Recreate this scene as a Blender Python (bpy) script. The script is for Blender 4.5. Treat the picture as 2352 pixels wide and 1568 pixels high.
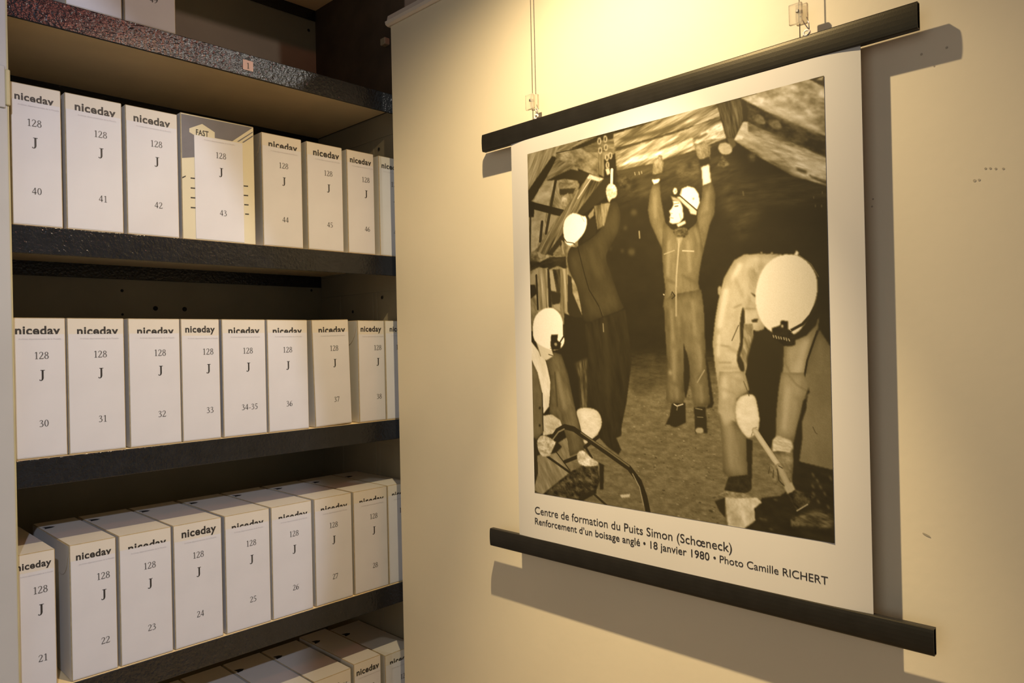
import bpy, bmesh, math, random
import numpy as np
from mathutils import Matrix, Vector

for o in list(bpy.data.objects):
    bpy.data.objects.remove(o, do_unlink=True)
scene = bpy.context.scene
COL = scene.collection
random.seed(11)

# ------------------------------------------------------------------ camera
EYE = Vector((0.0, 0.0, 1.6))
YAW, PITCH, ROLL, FOCAL_PX = 0.800113, 0.0023356, -0.0218553, 1695.73
fw = Vector((math.sin(YAW) * math.cos(PITCH), math.cos(YAW) * math.cos(PITCH), math.sin(PITCH)))
rt = Vector((math.cos(YAW), -math.sin(YAW), 0.0))
up = rt.cross(fw)
r2 = math.cos(ROLL) * rt + math.sin(ROLL) * up
u2 = -math.sin(ROLL) * rt + math.cos(ROLL) * up
cam_data = bpy.data.cameras.new('camera')
cam_data.sensor_width = 36.0
cam_data.lens = 36.0 * FOCAL_PX / 2352.0
cam_data.clip_start = 0.02
cam = bpy.data.objects.new('camera', cam_data)
COL.objects.link(cam)
cam.matrix_world = Matrix(((r2.x, u2.x, -fw.x, EYE.x), (r2.y, u2.y, -fw.y, EYE.y), (r2.z, u2.z, -fw.z, EYE.z), (0, 0, 0, 1)))
scene.camera = cam

# ------------------------------------------------------------------ world, lamps, exposure
world = bpy.data.worlds.new('room_ambience')
scene.world = world
world.use_nodes = True
bg = world.node_tree.nodes['Background']
bg.inputs[0].default_value = (0.97, 0.98, 0.97, 1)
bg.inputs[1].default_value = 0.16

def lamp(name, kind, loc, energy, color, **kw):
    d = bpy.data.lights.new(name, kind)
    d.energy = energy
    d.color = color
    for k, v in kw.items():
        setattr(d, k, v)
    o = bpy.data.objects.new(name, d)
    o.location = loc
    COL.objects.link(o)
    return o

def aim(o, target):
    o.rotation_euler = (Vector(target) - o.location).to_track_quat('-Z', 'Y').to_euler()

WARM = (1.0, 0.78, 0.47)
# one halogen reflector over the poster: its wide spill and its hot core share the same bulb position
picture_spot = lamp('picture_spot', 'SPOT', (0.930, 0.979, 2.781), 108.0, WARM, spot_size=math.radians(140), spot_blend=1.0, shadow_soft_size=0.012)
aim(picture_spot, (1.472, 1.40, -0.15))
picture_spot_core = lamp('picture_spot_core', 'SPOT', (0.930, 0.979, 2.781), 280.0, WARM, spot_size=math.radians(48), spot_blend=1.0, shadow_soft_size=0.012)
aim(picture_spot_core, (1.472, 0.916, 0.88))
shelf_spot = lamp('shelf_spot', 'SPOT', (-1.28, -3.40, 4.15), 680.0, (0.74, 0.80, 1.0), spot_size=math.radians(26.7), spot_blend=0.07, shadow_soft_size=0.05)
aim(shelf_spot, (-0.30, 2.03, 1.45))
fill_light = lamp('fill_light', 'AREA', (-2.6, 0.55, 1.9), 14.0, (0.97, 0.98, 1.0), shape='RECTANGLE', size=2.4, size_y=2.6)  # added fill: an unseen soft panel that lifts the shadows on the partition
aim(fill_light, (1.43, 0.75, 1.5))
hall_lamp = lamp('hall_lamp', 'POINT', (2.285, -0.50, 3.45), 40.0, (1.0, 0.95, 0.85), shadow_soft_size=0.062)
red_lamp = lamp('red_lamp', 'POINT', (1.37, -0.50, 3.45), 26.0, (1.0, 0.25, 0.17), shadow_soft_size=0.056)

vs = scene.view_settings
vs.view_transform = 'Standard'
vs.look = 'None'
vs.gamma = 1.0
vs.use_curve_mapping = False
vs.exposure = 0.0

# ------------------------------------------------------------------ helpers
def lin(r, g, b):
    f = lambda c: (c / 255 / 12.92) if c / 255 <= 0.04045 else ((c / 255 + 0.055) / 1.055) ** 2.4
    return (f(r), f(g), f(b), 1.0)

def material(name, rgb, rough=0.6, vary=0.0, scale=20.0, bump=0.0, bump_scale=200.0, metal=0.0, spec=0.5, transmission=0.0, stretch=None):
    m = bpy.data.materials.new(name)
    m.use_nodes = True
    nt = m.node_tree
    b = nt.nodes['Principled BSDF']
    b.inputs['Roughness'].default_value = rough
    b.inputs['Metallic'].default_value = metal
    b.inputs['Specular IOR Level'].default_value = spec
    b.inputs['Transmission Weight'].default_value = transmission
    b.inputs['Base Color'].default_value = rgb
    tc = nt.nodes.new('ShaderNodeTexCoord')
    vec = tc.outputs['Object']
    if stretch:
        mp = nt.nodes.new('ShaderNodeMapping')
        mp.inputs['Scale'].default_value = stretch
        nt.links.new(vec, mp.inputs['Vector'])
        vec = mp.outputs['Vector']
    if vary > 0:
        n = nt.nodes.new('ShaderNodeTexNoise')
        n.inputs['Scale'].default_value = scale
        n.inputs['Detail'].default_value = 4
        nt.links.new(vec, n.inputs['Vector'])
        r = nt.nodes.new('ShaderNodeValToRGB')
        r.color_ramp.elements[0].position = 0.3
        r.color_ramp.elements[1].position = 0.7
        lo = tuple(max(0, c * (1 - vary)) for c in rgb[:3]) + (1,)
        hi = tuple(min(1, c * (1 + vary)) for c in rgb[:3]) + (1,)
        r.color_ramp.elements[0].color = lo
        r.color_ramp.elements[1].color = hi
        nt.links.new(n.outputs['Fac'], r.inputs['Fac'])
        nt.links.new(r.outputs['Color'], b.inputs['Base Color'])
    if bump > 0:
        n2 = nt.nodes.new('ShaderNodeTexNoise')
        n2.inputs['Scale'].default_value = bump_scale
        n2.inputs['Detail'].default_value = 3
        nt.links.new(vec, n2.inputs['Vector'])
        bp = nt.nodes.new('ShaderNodeBump')
        bp.inputs['Strength'].default_value = bump
        bp.inputs['Distance'].default_value = 0.002
        nt.links.new(n2.outputs['Fac'], bp.inputs['Height'])
        nt.links.new(bp.outputs['Normal'], b.inputs['Normal'])
    return m

M = {
    'wall': material('cream_wall_paint', (0.70, 0.61, 0.43, 1), 0.55, 0.03, 3.0, 0.10, 60.0),
    'cap': material('cap_paint', (0.62, 0.55, 0.46, 1), 0.5, 0.05, 8.0),
    'floor': material('wooden_floor', (0.60, 0.49, 0.34, 1), 0.4, 0.2, 6.0),
    'ceiling': material('dark_ceiling', (0.05, 0.05, 0.05, 1), 0.9, 0.1, 5.0),
    'backwall': material('dim_plaster', (0.20, 0.17, 0.13, 1), 0.9, 0.1, 4.0),
    'olive': material('olive_enamel', (0.22, 0.195, 0.125, 1), 0.5, 0.10, 5.0, 0.05, 90.0),
    'brownwall': material('brown_enamel', (0.25, 0.215, 0.14, 1), 0.5, 0.10, 5.0, 0.05, 90.0),
    'sideshade': material('shade_darkened_side', (0.05, 0.036, 0.022, 1), 0.7, 0.3, 9.0, 0.05, 60.0),  # dark tone stands in for the shade in the top bay
    'under': material('tan_enamel', (0.88, 0.70, 0.40, 1), 0.5, 0.06, 6.0),
    'black': material('black_hammered_enamel', (0.011, 0.011, 0.012, 1), 0.17, 0.25, 30.0, 0.9, 120.0, spec=0.5),
    'post': material('grey_white_enamel', (0.40, 0.40, 0.385, 1), 0.45, 0.05, 4.0, 0.05, 120.0),
    'post_edge': material('yellowed_enamel', (0.42, 0.37, 0.20, 1), 0.5, 0.1, 12.0),
    'hole': material('hole_dark', (0.008, 0.007, 0.006, 1), 0.9, 0.2, 40.0),
    'card': material('white_card', (0.56, 0.525, 0.45, 1), 0.65, 0.03, 7.0, 0.03, 150.0),
    'cardtop': material('grey_white_card', (0.52, 0.50, 0.46, 1), 0.7, 0.03, 7.0, 0.03, 150.0),
    'kraft': material('kraft_card_edge', (0.30, 0.235, 0.13, 1), 0.85, 0.2, 60.0),
    'paper': material('white_label_paper', (0.55, 0.55, 0.565, 1), 0.6, 0.03, 9.0, 0.05, 30.0),
    'creampaper': material('cream_box_print', (0.55, 0.51, 0.36, 1), 0.6, 0.03, 9.0),
    'slate': material('slate_box_print', (0.125, 0.12, 0.13, 1), 0.6, 0.06, 30.0),
    'ink': material('black_ink', (0.022, 0.019, 0.016, 1), 0.55, 0.2, 60.0),
    'greyink': material('grey_ink', (0.10, 0.095, 0.092, 1), 0.6, 0.2, 60.0),
    'faintink': material('faint_grey_ink', (0.42, 0.40, 0.41, 1), 0.6, 0.1, 60.0),
    'tagpink': material('pink_tag', (0.62, 0.42, 0.38, 1), 0.4, 0.05, 60.0),
    'poster': material('satin_poster_paper', (0.56, 0.525, 0.465, 1), 0.5, 0.015, 4.0),
    'bar': material('black_satin_bar', (0.012, 0.011, 0.010, 1), 0.40, 0.15, 30.0, 0.06, 500.0, spec=0.32),
    'steel': material('steel_wire', (0.42, 0.40, 0.36, 1), 0.3, 0.1, 80.0, metal=0.9),
    'whiteplastic': material('white_plastic', (0.75, 0.72, 0.66, 1), 0.4, 0.03, 80.0),
    'acrylic': material('clear_acrylic', (0.90, 0.84, 0.70, 1), 0.22, 0.01, 80.0, transmission=0.75),
    'smudge': material('wall_smudge', (0.42, 0.36, 0.25, 1), 0.7, 0.2, 60.0),
}

M['bar'].node_tree.nodes['Principled BSDF'].inputs['Specular Tint'].default_value = (1.0, 0.85, 0.5, 1)

def link(name, mesh, parent=None, mats=()):
    o = bpy.data.objects.new(name, mesh)
    COL.objects.link(o)
    for m in mats:
        if m not in [x for x in mesh.materials]:
            mesh.materials.append(m)
    if parent is not None:
        o.parent = parent
    return o

def tag(o, label, cat, group=None):
    o['label'] = label
    o['category'] = cat
    if group:
        o['group'] = group
    return o

def struct(o, label=None):
    o['kind'] = 'structure'
    if label:
        o['label'] = label
    return o

def empty(name, loc):
    o = bpy.data.objects.new(name, None)
    o.location = loc
    o.empty_display_size = 0.05
    COL.objects.link(o)
    return o

def box_mesh(name, x0, x1, y0, y1, z0, z1, bevel=0.0, seg=1):
    bm = bmesh.new()
    vs_ = [bm.verts.new(p) for p in ((x0, y0, z0), (x1, y0, z0), (x1, y1, z0), (x0, y1, z0), (x0, y0, z1), (x1, y0, z1), (x1, y1, z1), (x0, y1, z1))]
    for f in ((0, 3, 2, 1), (4, 5, 6, 7), (0, 1, 5, 4), (1, 2, 6, 5), (2, 3, 7, 6), (3, 0, 4, 7)):
        bm.faces.new([vs_[i] for i in f])
    if bevel > 0:
        bmesh.ops.bevel(bm, geom=bm.edges[:], offset=bevel, segments=seg, affect='EDGES', profile=0.5)
    me = bpy.data.meshes.new(name)
    bm.to_mesh(me)
    bm.free()
    return me

def boxo(name, dims, mat, parent=None, bevel=0.0, seg=1):
    return link(name, box_mesh(name, *dims, bevel=bevel, seg=seg), parent, [mat])

def mesh_from(name, verts, faces):
    me = bpy.data.meshes.new(name)
    me.from_pydata(verts, [], faces)
    me.update()
    return me

def text_shape(body, weight=0.0):
    """2-D outline mesh of a line of sans lettering, as wide and tall as it comes"""
    cu = bpy.data.curves.new('lettering', 'FONT')
    cu.body = body
    cu.size = 1.0
    cu.offset = weight
    cu.space_character = 1.0 + weight * 2.2
    cu.resolution_u = 4
    ob = bpy.data.objects.new('lettering', cu)
    COL.objects.link(ob)
    dg = bpy.context.evaluated_depsgraph_get()
    dg.update()
    me = bpy.data.meshes.new_from_object(ob.evaluated_get(dg), depsgraph=dg)
    v = [(p.co.x, p.co.y) for p in me.vertices]
    f = [tuple(p.vertices) for p in me.polygons]
    bpy.data.objects.remove(ob, do_unlink=True)
    bpy.data.curves.remove(cu)
    bpy.data.meshes.remove(me)
    return v, f

def fit(shape, x0, x1, base, height=None, ref=None):
    """scale a lettering shape to run from x0 to x1; ref = its height unit in font size for a given height"""
    v, f = shape
    a = min(p[0] for p in v); b = max(p[0] for p in v)
    s = (x1 - x0) / (b - a)
    sy = s if height is None else height / ref
    return [(x0 + (p[0] - a) * s, base + p[1] * sy) for p in v], f

# serif figures: strokes of varying width, unit height
def arc(cx, cy, rx, ry, a0, a1, n=14):
    return [(cx + rx * math.cos(math.radians(a0 + (a1 - a0) * i / n)), cy + ry * math.sin(math.radians(a0 + (a1 - a0) * i / n))) for i in range(n + 1)]
def ring(cx, cy, rx, ry, thick, thin):
    P = arc(cx, cy, rx, ry, 0, 360, 24)
    return (P, [thin + (thick - thin) * abs(math.cos(math.radians(15 * i))) for i in range(25)])
GLYPH = {
    '0': [ring(.25, .5, .18, .465, .10, .035)],
    '1': [([(.26, 0), (.26, .97)], [.10, .10]), ([(.10, .015), (.42, .015)], [.03, .03]), ([(.09, .83), (.26, .97)], [.03, .06])],
    '2': [([(.06, .72), (.09, .86), (.17, .95), (.27, .96), (.37, .89), (.41, .76), (.38, .62), (.28, .43), (.06, .06)], [.03, .05, .05, .05, .08, .10, .10, .08, .05]), ([(.04, .045), (.45, .045)], [.09, .09]), ([(.45, .05), (.49, .2)], [.05, .02])],
    '3': [([(.07, .78), (.13, .91), (.23, .96), (.34, .90), (.37, .77), (.32, .64), (.18, .53)], [.03, .05, .05, .08, .10, .08, .03]), ([(.17, .53), (.32, .49), (.41, .37), (.42, .23), (.35, .09), (.22, .02), (.05, .07)], [.03, .06, .10, .10, .09, .05, .08])],
    '4': [([(.34, 0), (.34, .97)], [.10, .10]), ([(.33, .95), (.02, .29)], [.04, .04]), ([(.01, .27), (.48, .27)], [.08, .08])],
    '5': [([(.15, .92), (.44, .92)], [.10, .10]), ([(.15, .94), (.09, .57)], [.04, .04]), ([(.09, .57), (.24, .57), (.37, .47), (.42, .30), (.36, .12), (.22, .02), (.05, .06)], [.05, .07, .10, .10, .09, .05, .08])],
    '6': [([(.43, .96), (.27, .87), (.13, .68), (.07, .42), (.10, .18), (.17, .05)], [.03, .05, .08, .10, .10, .05]), ring(.255, .29, .175, .265, .10, .035)],
    '7': [([(.03, .92), (.47, .92)], [.10, .10]), ([(.45, .94), (.18, 0)], [.06, .08]), ([(.03, .94), (.01, .76)], [.05, .02])],
    '8': [ring(.25, .75, .145, .20, .085, .04), ring(.25, .265, .18, .24, .095, .04)],
    '9': [([(.07, .02), (.23, .11), (.37, .30), (.43, .56), (.40, .80), (.33, .93)], [.03, .05, .08, .10, .10, .05]), ring(.245, .69, .175, .265, .10, .035)],
    'J': [([(.30, .97), (.30, .20), (.27, .06), (.20, -.02), (.11, -.01)], [.12, .12, .10, .06, .05]), ([(.14, .975), (.47, .975)], [.035, .035]), ([(.06, .03), (.12, .03)], [.09, .09])],
    '-': [([(.06, .30), (.32, .30)], [.07, .07])],
}
ADVANCE = {'-': .40, '1': .50}
def serif_shape(s):
    V, F = [], []
    x = 0.0
    for ch in s:
        for P, W in GLYPH[ch]:
            n = len(P)
            base = len(V)
            for i, (a, b) in enumerate(P):
                p, q = P[max(i - 1, 0)], P[min(i + 1, n - 1)]
                if P[0] == P[-1] or (abs(P[0][0] - P[-1][0]) < 1e-6 and abs(P[0][1] - P[-1][1]) < 1e-6):
                    p = P[i - 1] if i > 0 else P[n - 2]
                    q = P[i + 1] if i < n - 1 else P[1]
                dx, dy = q[0] - p[0], q[1] - p[1]
                L = math.hypot(dx, dy) or 1
                k_ = W[i] / 2 + 0.012
                nx, ny = -dy / L * k_, dx / L * k_
                V += [(x + a + nx, b + ny), (x + a - nx, b - ny)]
            for i in range(n - 1):
                k = base + 2 * i
                F.append((k + 1, k + 3, k + 2, k))
        x += ADVANCE.get(ch, .54)
    return V, F
def serif(s, cx, base, h):
    V, F = serif_shape(s)
    a = min(p[0] for p in V); b = max(p[0] for p in V)
    return [(cx + (p[0] - (a + b) / 2) * h * 1.18, base + p[1] * h) for p in V], F
def merge(*shapes):
    V, F = [], []
    for v, f in shapes:
        k = len(V)
        V += v
        F += [tuple(i + k for i in q) for q in f]
    return V, F

# ------------------------------------------------------------------ the room
struct(boxo('floor', (-3.0, 4.0, -4.5, 2.72, -0.05, 0.0), M['floor']), 'wooden floor in front of the shelving')
struct(boxo('ceiling', (-3.0, 4.0, -4.5, 2.72, 4.40, 4.45), M['ceiling']), 'dark ceiling high above the shelves')
struct(boxo('wall_back', (-3.0, 4.0, 2.72, 2.78, 0.0, 4.40), M['backwall']), 'dim wall behind the shelving')

# the painted partition that carries the poster
S = 0.984
def py(y): return y * S
def pz(z): return 1.6 + (z - 1.6) * S
PX = 1.496 * S
wall = struct(boxo('wall_right', (PX, PX + 0.04, py(0.10), py(1.985), 0.0, pz(2.664)), M['wall'], bevel=0.002), 'cream painted partition wall carrying the poster')
capm = bmesh.new()
prof = [(PX - 0.004, pz(2.664)), (PX - 0.012, pz(2.668)), (PX - 0.014, pz(2.678)), (PX - 0.006, pz(2.684)), (PX - 0.002, pz(2.70)), (PX + 0.045, pz(2.70)), (PX + 0.045, pz(2.664))]
ya, yb = py(0.09), py(1.996)
r0 = [capm.verts.new((x, ya, z)) for x, z in prof]
r1 = [capm.verts.new((x, yb, z)) for x, z in prof]
n = len(prof)
for i in range(n):
    j = (i + 1) % n
    capm.faces.new((r0[i], r0[j], r1[j], r1[i]))
capm.faces.new(r0)
capm.faces.new(r1[::-1])
bmesh.ops.recalc_face_normals(capm, faces=capm.faces[:])
me = bpy.data.meshes.new('cap_moulding')
capm.to_mesh(me); capm.free()
link('cap_moulding', me, wall, [M['cap']])

def disc_x(name, y, z, ry, rz, mat, parent, x, tilt=0.0, n=12):
    """small flat mark lying on the partition face"""
    vs_ = []
    for i in range(n):
        a = 2 * math.pi * i / n
        dy, dz = ry * math.cos(a), rz * math.sin(a)
        c, s_ = math.cos(tilt), math.sin(tilt)
        vs_.append((x, y + dy * c - dz * s_, z + dy * s_ + dz * c))
    return link(name, mesh_from(name, vs_, [tuple(range(n))[::-1]]), parent, [mat])

for (y, z, r) in ((0.394, 2.111, .0022), (0.353, 2.111, .0022), (0.374, 2.084, .0014), (0.298, 1.885, .0018), (0.291, 1.884, .0018), (0.283, 1.882, .0018), (0.272, 1.880, .0018), (0.315, 1.867, .0024), (0.308, 1.867, .0020), (0.483, 1.86, .0018), (0.485, 1.846, .0018)):
    disc_x('nail_hole', py(y), pz(z), r, r, M['smudge'], wall, PX - 0.0006)
disc_x('scuff_mark', py(0.404), pz(1.232), .0075, .0016, M['smudge'], wall, PX - 0.0006, 0.4)

# ------------------------------------------------------------------ steel shelving
YF, YB, XL, XR = 2.030, 2.600, 0.424, 1.588
unit = tag(empty('shelving_unit', (XL, YF, 0.0)), 'tall steel shelving unit with black shelf edges and olive back panel', 'shelving')
def upart(name, dims, mat, parent=None, bevel=0.0, seg=1):
    x0, x1, y0, y1, z0, z1 = dims
    if parent is None:
        return boxo(name, (x0 - XL, x1 - XL, y0 - YF, y1 - YF, z0, z1), mat, unit, bevel, seg)
    return boxo(name, (x0 - XL, x1 - XL, y0 - YF, y1 - YF, z0, z1), mat, parent, bevel, seg)
back = upart('back_panel', (XL - 0.01, XR + 0.01, YB, YB + 0.004, 0.0, 3.15), M['olive'])
side = upart('side_panel', (XR, XR + 0.004, YF - 0.004, YB, 0.0, 2.43), M['brownwall'])
upart('shaded_upper_side', (XR, XR + 0.004, YF - 0.004, YB, 2.43, 3.15), M['sideshade'])  # top section of the side wall, with its shade put into the colour
post = upart('upright', (0.10, 0.4195, 2.008, 2.050, 0.0, 3.15), M['post'], bevel=0.004, seg=3)
edge = upart('edge_strip', (0.4170, 0.4212, 2.0085, 2.049, 0.0, 3.14), M['post_edge'], post, 0.001)
hinge = upart('hinge_plate', (0.330, 0.4135, 2.0035, 2.009, 2.165, 2.262), M['post'], post, 0.0015)
upart('hinge_knuckle', (0.4135, 0.4235, 2.0030, 2.0085, 2.172, 2.255), M['post_edge'], post, 0.002)
left_side = upart('side_panel', (0.415, 0.419, 2.050, YB, 0.0, 3.15), M['brownwall'])
DECKS = [2.966, 2.455, 1.903, 1.351, 0.798, 0.245]
for i, z in enumerate(DECKS):
    sh = upart('shelf', (XL - 0.002, XR - 0.001, YF + 0.003, YB - 0.001, z - 0.022, z), M['under'])
    lip = upart('front_lip', (XL - 0.003, XR - 0.001, YF - 0.003, YF + 0.004, z - 0.066, z - 0.0005), M['black'], sh, 0.0016, 2)
    upart('rear_lip', (XL - 0.002, XR - 0.002, YB - 0.006, YB - 0.002, z - 0.066, z - 0.022), M['black'], sh, 0.001)
    if i == 1:
        tg = upart('number_tag', (0.998, 1.029, YF - 0.0042, YF - 0.0034, 2.407, 2.436), M['tagpink'], sh, 0.0)
        v, f = serif('1', 0.0155, 0.005, 0.017)
        link('tag_figure', mesh_from('tag_figure', [(0.998 - XL + a, YF - 0.0047 - YF, 2.407 + b) for a, b in v], f), sh, [M['greyink']])
# side wall stiffeners: a horizontal flange under each shelf and a folded vertical rib
for z in DECKS[1:]:
    upart('shelf_bracket', (XR - 0.003, XR + 0.0005, YF + 0.01, YB - 0.01, z - 0.107, z - 0.03), M['brownwall'], side, 0.0008)
for y in (2.22, 2.245, 2.46):
    upart('side_rib', (XR - 0.0018, XR + 0.0005, y, y + 0.012, 0.05, 2.40), M['brownwall'], side, 0.0006)

def disc_y(name, x, z, r, parent, y, n=14):
    vs_ = [(x - XL + r * math.cos(2 * math.pi * i / n), y - YF, z + r * math.sin(2 * math.pi * i / n)) for i in range(n)]
    return link(name, mesh_from(name, vs_, [tuple(range(n))]), parent, [M['hole']])
for x, z, r in ((0.952, 1.744, .008), (1.049, 1.743, .008), (0.848, 1.800, .005), (0.848, 1.722, .004), (1.557, 2.859, .006), (1.545, 1.826, .005)):
    disc_y('bolt_hole', x, z, r, back, YB - 0.0008)
def disc_side(y, z, r):
    vs_ = [(XR - 0.0036 - XL, y - YF + r * math.cos(2 * math.pi * i / 12), z + r * math.sin(2 * math.pi * i / 12)) for i in range(12)]
    link('bolt_hole', mesh_from('bolt_hole', vs_, [tuple(range(12))]), side, [M['hole']])
for y, z in ((2.374, 1.732), (2.187, 1.775), (2.374, 2.29), (2.187, 2.31)):
    disc_side(y, z, 0.006)
upart('support_clip', (XR - 0.022, XR, 2.112, 2.140, 2.664, 2.688), M['brownwall'], side, 0.002)

# ------------------------------------------------------------------ archive boxes
BRAND = text_shape('niceday', 0.030)
SMALL = text_shape('Archives départementales de la Moselle', 0.0)
BRAND_REF = max(p[1] for p in BRAND[0])
MINE_WHITE = M['paper']
DEPTH = 0.34

def box_body(w, h, face_mat):
    me = box_mesh('body', 0, w, 0, DEPTH, 0, h, bevel=0.0018)
    me.materials.append(M['cardtop'])
    me.materials.append(M['kraft'])
    me.materials.append(face_mat)
    for p in me.polygons:
        if max(abs(c) for c in p.normal) < 0.98:
            p.material_index = 1
        elif p.normal.y < -0.98:
            p.material_index = 2
        else:
            p.material_index = 0
    return me

def face_mesh(name, shape, y):
    v, f = shape
    return mesh_from(name, [(a, y, b) for a, b in v], f)

def archive_box(no, label, x, deck, w, h=0.335, bx=None, bw=None, base=0.040, cut=0.041, cx=0.55, lean=0.0, group='archive boxes on the steel shelves', front=0.006, flap=False, slot=False, numz=0.252, name='archive_box'):
    t = tag(empty(name, (x, YF + front, deck + 0.0005)), label, 'box', group)
    if lean:
        t.rotation_euler = (0, lean, 0)
    link('body', box_body(w, h, M['card']), t)
    if bx is not None:
        sh = fit(BRAND, bx, bx + bw, h - base)
        link('brand_print', face_mesh('brand_print', sh, -0.0003), t, [M['ink']])
    # the slip pasted over the lower edge of the print
    lt = h - cut
    slip = boxo('label_slip', (0.0025, w - 0.0030, -0.0009, -0.0004, 0.004, lt), M['paper'], t)
    c = w * cx
    link('reference_print', face_mesh('reference_print', serif('128', c, h - 0.0985, 0.0170), -0.0012), slip, [M['greyink']])
    link('letter_print', face_mesh('letter_print', serif('J', c, h - 0.1495, 0.0245), -0.0012), slip, [M['ink']])
    if no:
        num = serif(no, c + 0.002, h - numz - 0.0085, 0.0165)
        link('number_print', face_mesh('number_print', num, -0.0012), slip, [M['greyink']])
    s0 = min(max((bx if bx is not None else 0.02) + 0.006, 0.006), w - 0.060)
    tiny = fit(SMALL, s0, min(s0 + 0.088, w - 0.005), h - max(0.0525, cut + 0.009))
    link('archive_print', face_mesh('archive_print', tiny, -0.0012), slip, [M['faintink']])
    if flap:
        # curved tongue of the lid tucked against the side
        P = [(0.006, h - 0.002)] + [(0.006 + 0.060 * (1 - math.cos(math.radians(a))), h - 0.002 - 0.080 * math.sin(math.radians(a))) for a in range(0, 91, 9)] + [(0.20, h - 0.082), (0.20, h - 0.002)]
        bm = bmesh.new()
        A = [bm.verts.new((-0.0012, a, b)) for a, b in P]
        B = [bm.verts.new((0.0, a, b)) for a, b in P]
        bm.faces.new(A)
        for i in range(len(P)):
            j = (i + 1) % len(P)
            bm.faces.new((A[i], A[j], B[j], B[i]))
        bmesh.ops.recalc_face_normals(bm, faces=bm.faces[:])
        m2 = bpy.data.meshes.new('lid_flap'); bm.to_mesh(m2); bm.free()
        m2.materials.append(M['cardtop']); m2.materials.append(M['kraft'])
        for p in m2.polygons:
            if abs(p.normal.x) < 0.9:
                p.material_index = 1
        link('lid_flap', m2, t)
    if slot:
        # finger notch of the lid near its edge, with the half-punched tab beside it
        P = [(0.006, 0.242), (0.024, 0.246), (0.034, 0.256), (0.024, 0.266), (0.006, 0.270), (0.010, 0.256)]
        link('finger_notch', mesh_from('finger_notch', [(a, b, h + 0.0004) for a, b in P], [tuple(range(len(P)))]), t, [M['hole']])
    return t

R1, R2, R3, R4, R5 = DECKS[1], DECKS[2], DECKS[3], DECKS[4], DECKS[5]
D_ = 0.02
# (figures, words, x, width, brand x, brand width, baseline, slip top, text centre, extras)
TOPROW = [('48', 'forty-eight', 0.548, 0.130), ('49', 'forty-nine', 0.683, 0.131)]
for no, wd, x, w in TOPROW:
    archive_box(no, {'48': 'white archive box on the highest shelf with boxes, towards the pale upright', '49': 'white archive box on the highest shelf with boxes, beside its empty stretch'}[no], x, R1, w, bx=0.02, bw=0.093, cx=0.55, numz=0.257)
ROW2 = [
    ('40', 'forty', 0.4290, 0.105, .0086, .081, .040, .0405, .46, {}),
    ('41', 'forty-one', 0.5420, 0.130, .022, .0935, .040, .0405, .61, {}),
    ('42', 'forty-two', 0.6805, 0.132, .020, .093, .040, .0405, .578, {}),
    ('44', 'forty-four', 1.0550, 0.131, .022, .0945, .041, .0385, .533, {'flap': True}),
    ('45', 'forty-five', 1.2030, 0.128, .023, .094, .040, .0405, .59, {'flap': True}),
    ('46', 'forty-six', 1.3480, 0.105, .012, .083, .040, .0415, .685, {}),
    ('47', 'forty-seven', 1.4730, 0.105, .012, .083, .040, .0405, .62, {}),
]
for no, wd, x, w, bx, bw, ba, cu, cx, ex in ROW2:
    archive_box(no, f'white archive box, slip reading {wd}, on the shelf of the slate-printed box' if no != '47' else 'white archive box half hidden by the partition, beside the one reading forty-six', x, R2, w, 0.336, bx, bw, ba, cu, cx, **ex)
ROW3 = [
    ('30', 'thirty', 0.4245, 0.1095, .005, .093, .040, .0395, .53, {}),
    ('31', 'thirty-one', 0.5370, 0.1300, .022, .094, .0415, .0395, .566, {}),
    ('32', 'thirty-two', 0.6765, 0.1310, .022, .093, .0425, .0390, .60, {}),
    ('33', 'thirty-three', 0.8100, 0.1065, .012, .082, .0365, .0460, .69, {}),
    ('34-35', 'thirty-four to thirty-five', 0.9235, 0.1310, .019, .094, .0425, .0395, .58, {}),
    ('36', 'thirty-six', 1.0600, 0.1330, .018, .096, .0440, .0390, .49, {}),
    ('37', 'thirty-seven', 1.2150, 0.1330, .023, .097, .0425, .0395, .577, {'lean': -0.0215}),
    ('38', 'thirty-eight', 1.3765, 0.1050, .011, .082, .0365, .0460, .73, {'flap': True}),
    ('39', 'thirty-nine', 1.4845, 0.1000, .0195, .078, .0365, .0430, .60, {}),
]
for no, wd, x, w, bx, bw, ba, cu, cx, ex in ROW3:
    more = ', leaning towards its neighbour' if no == '37' else ''
    archive_box(no, f'white archive box, slip reading {wd}, on the middle shelf{more}' if no != '39' else 'white archive box half hidden by the partition, beside the one reading thirty-eight', x, R3, w, 0.334, bx, bw, ba, cu, cx, **ex)
ROW4 = [
    ('21', 'twenty-one', 0.4225, 0.0790, -.001, .072, .0365, .0450, .60, {'front': 0.004}),
    ('22', 'twenty-two', 0.5325, 0.1050, .014, .080, .0395, .0400, .71, {'flap': True}),
    ('23', 'twenty-three', 0.6440, 0.1300, .022, .0946, .0460, .0380, .57, {}),
    ('24', 'twenty-four', 0.7790, 0.1320, .022, .0945, .0365, .0450, .50, {}),
    ('25', 'twenty-five', 0.9200, 0.1350, .0205, .096, .0460, .0380, .575, {}),
    ('26', 'twenty-six', 1.0605, 0.1340, .0235, .096, .0465, .0380, .546, {}),
    ('27', 'twenty-seven', 1.2035, 0.1350, .023, .096, .0465, .0385, .50, {}),
    ('28', 'twenty-eight', 1.3450, 0.1330, .0235, .096, .0465, .0380, .586, {}),
    ('29', 'twenty-nine', 1.4805, 0.1050, .018, .082, .0420, .0360, .60, {}),
]
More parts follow.
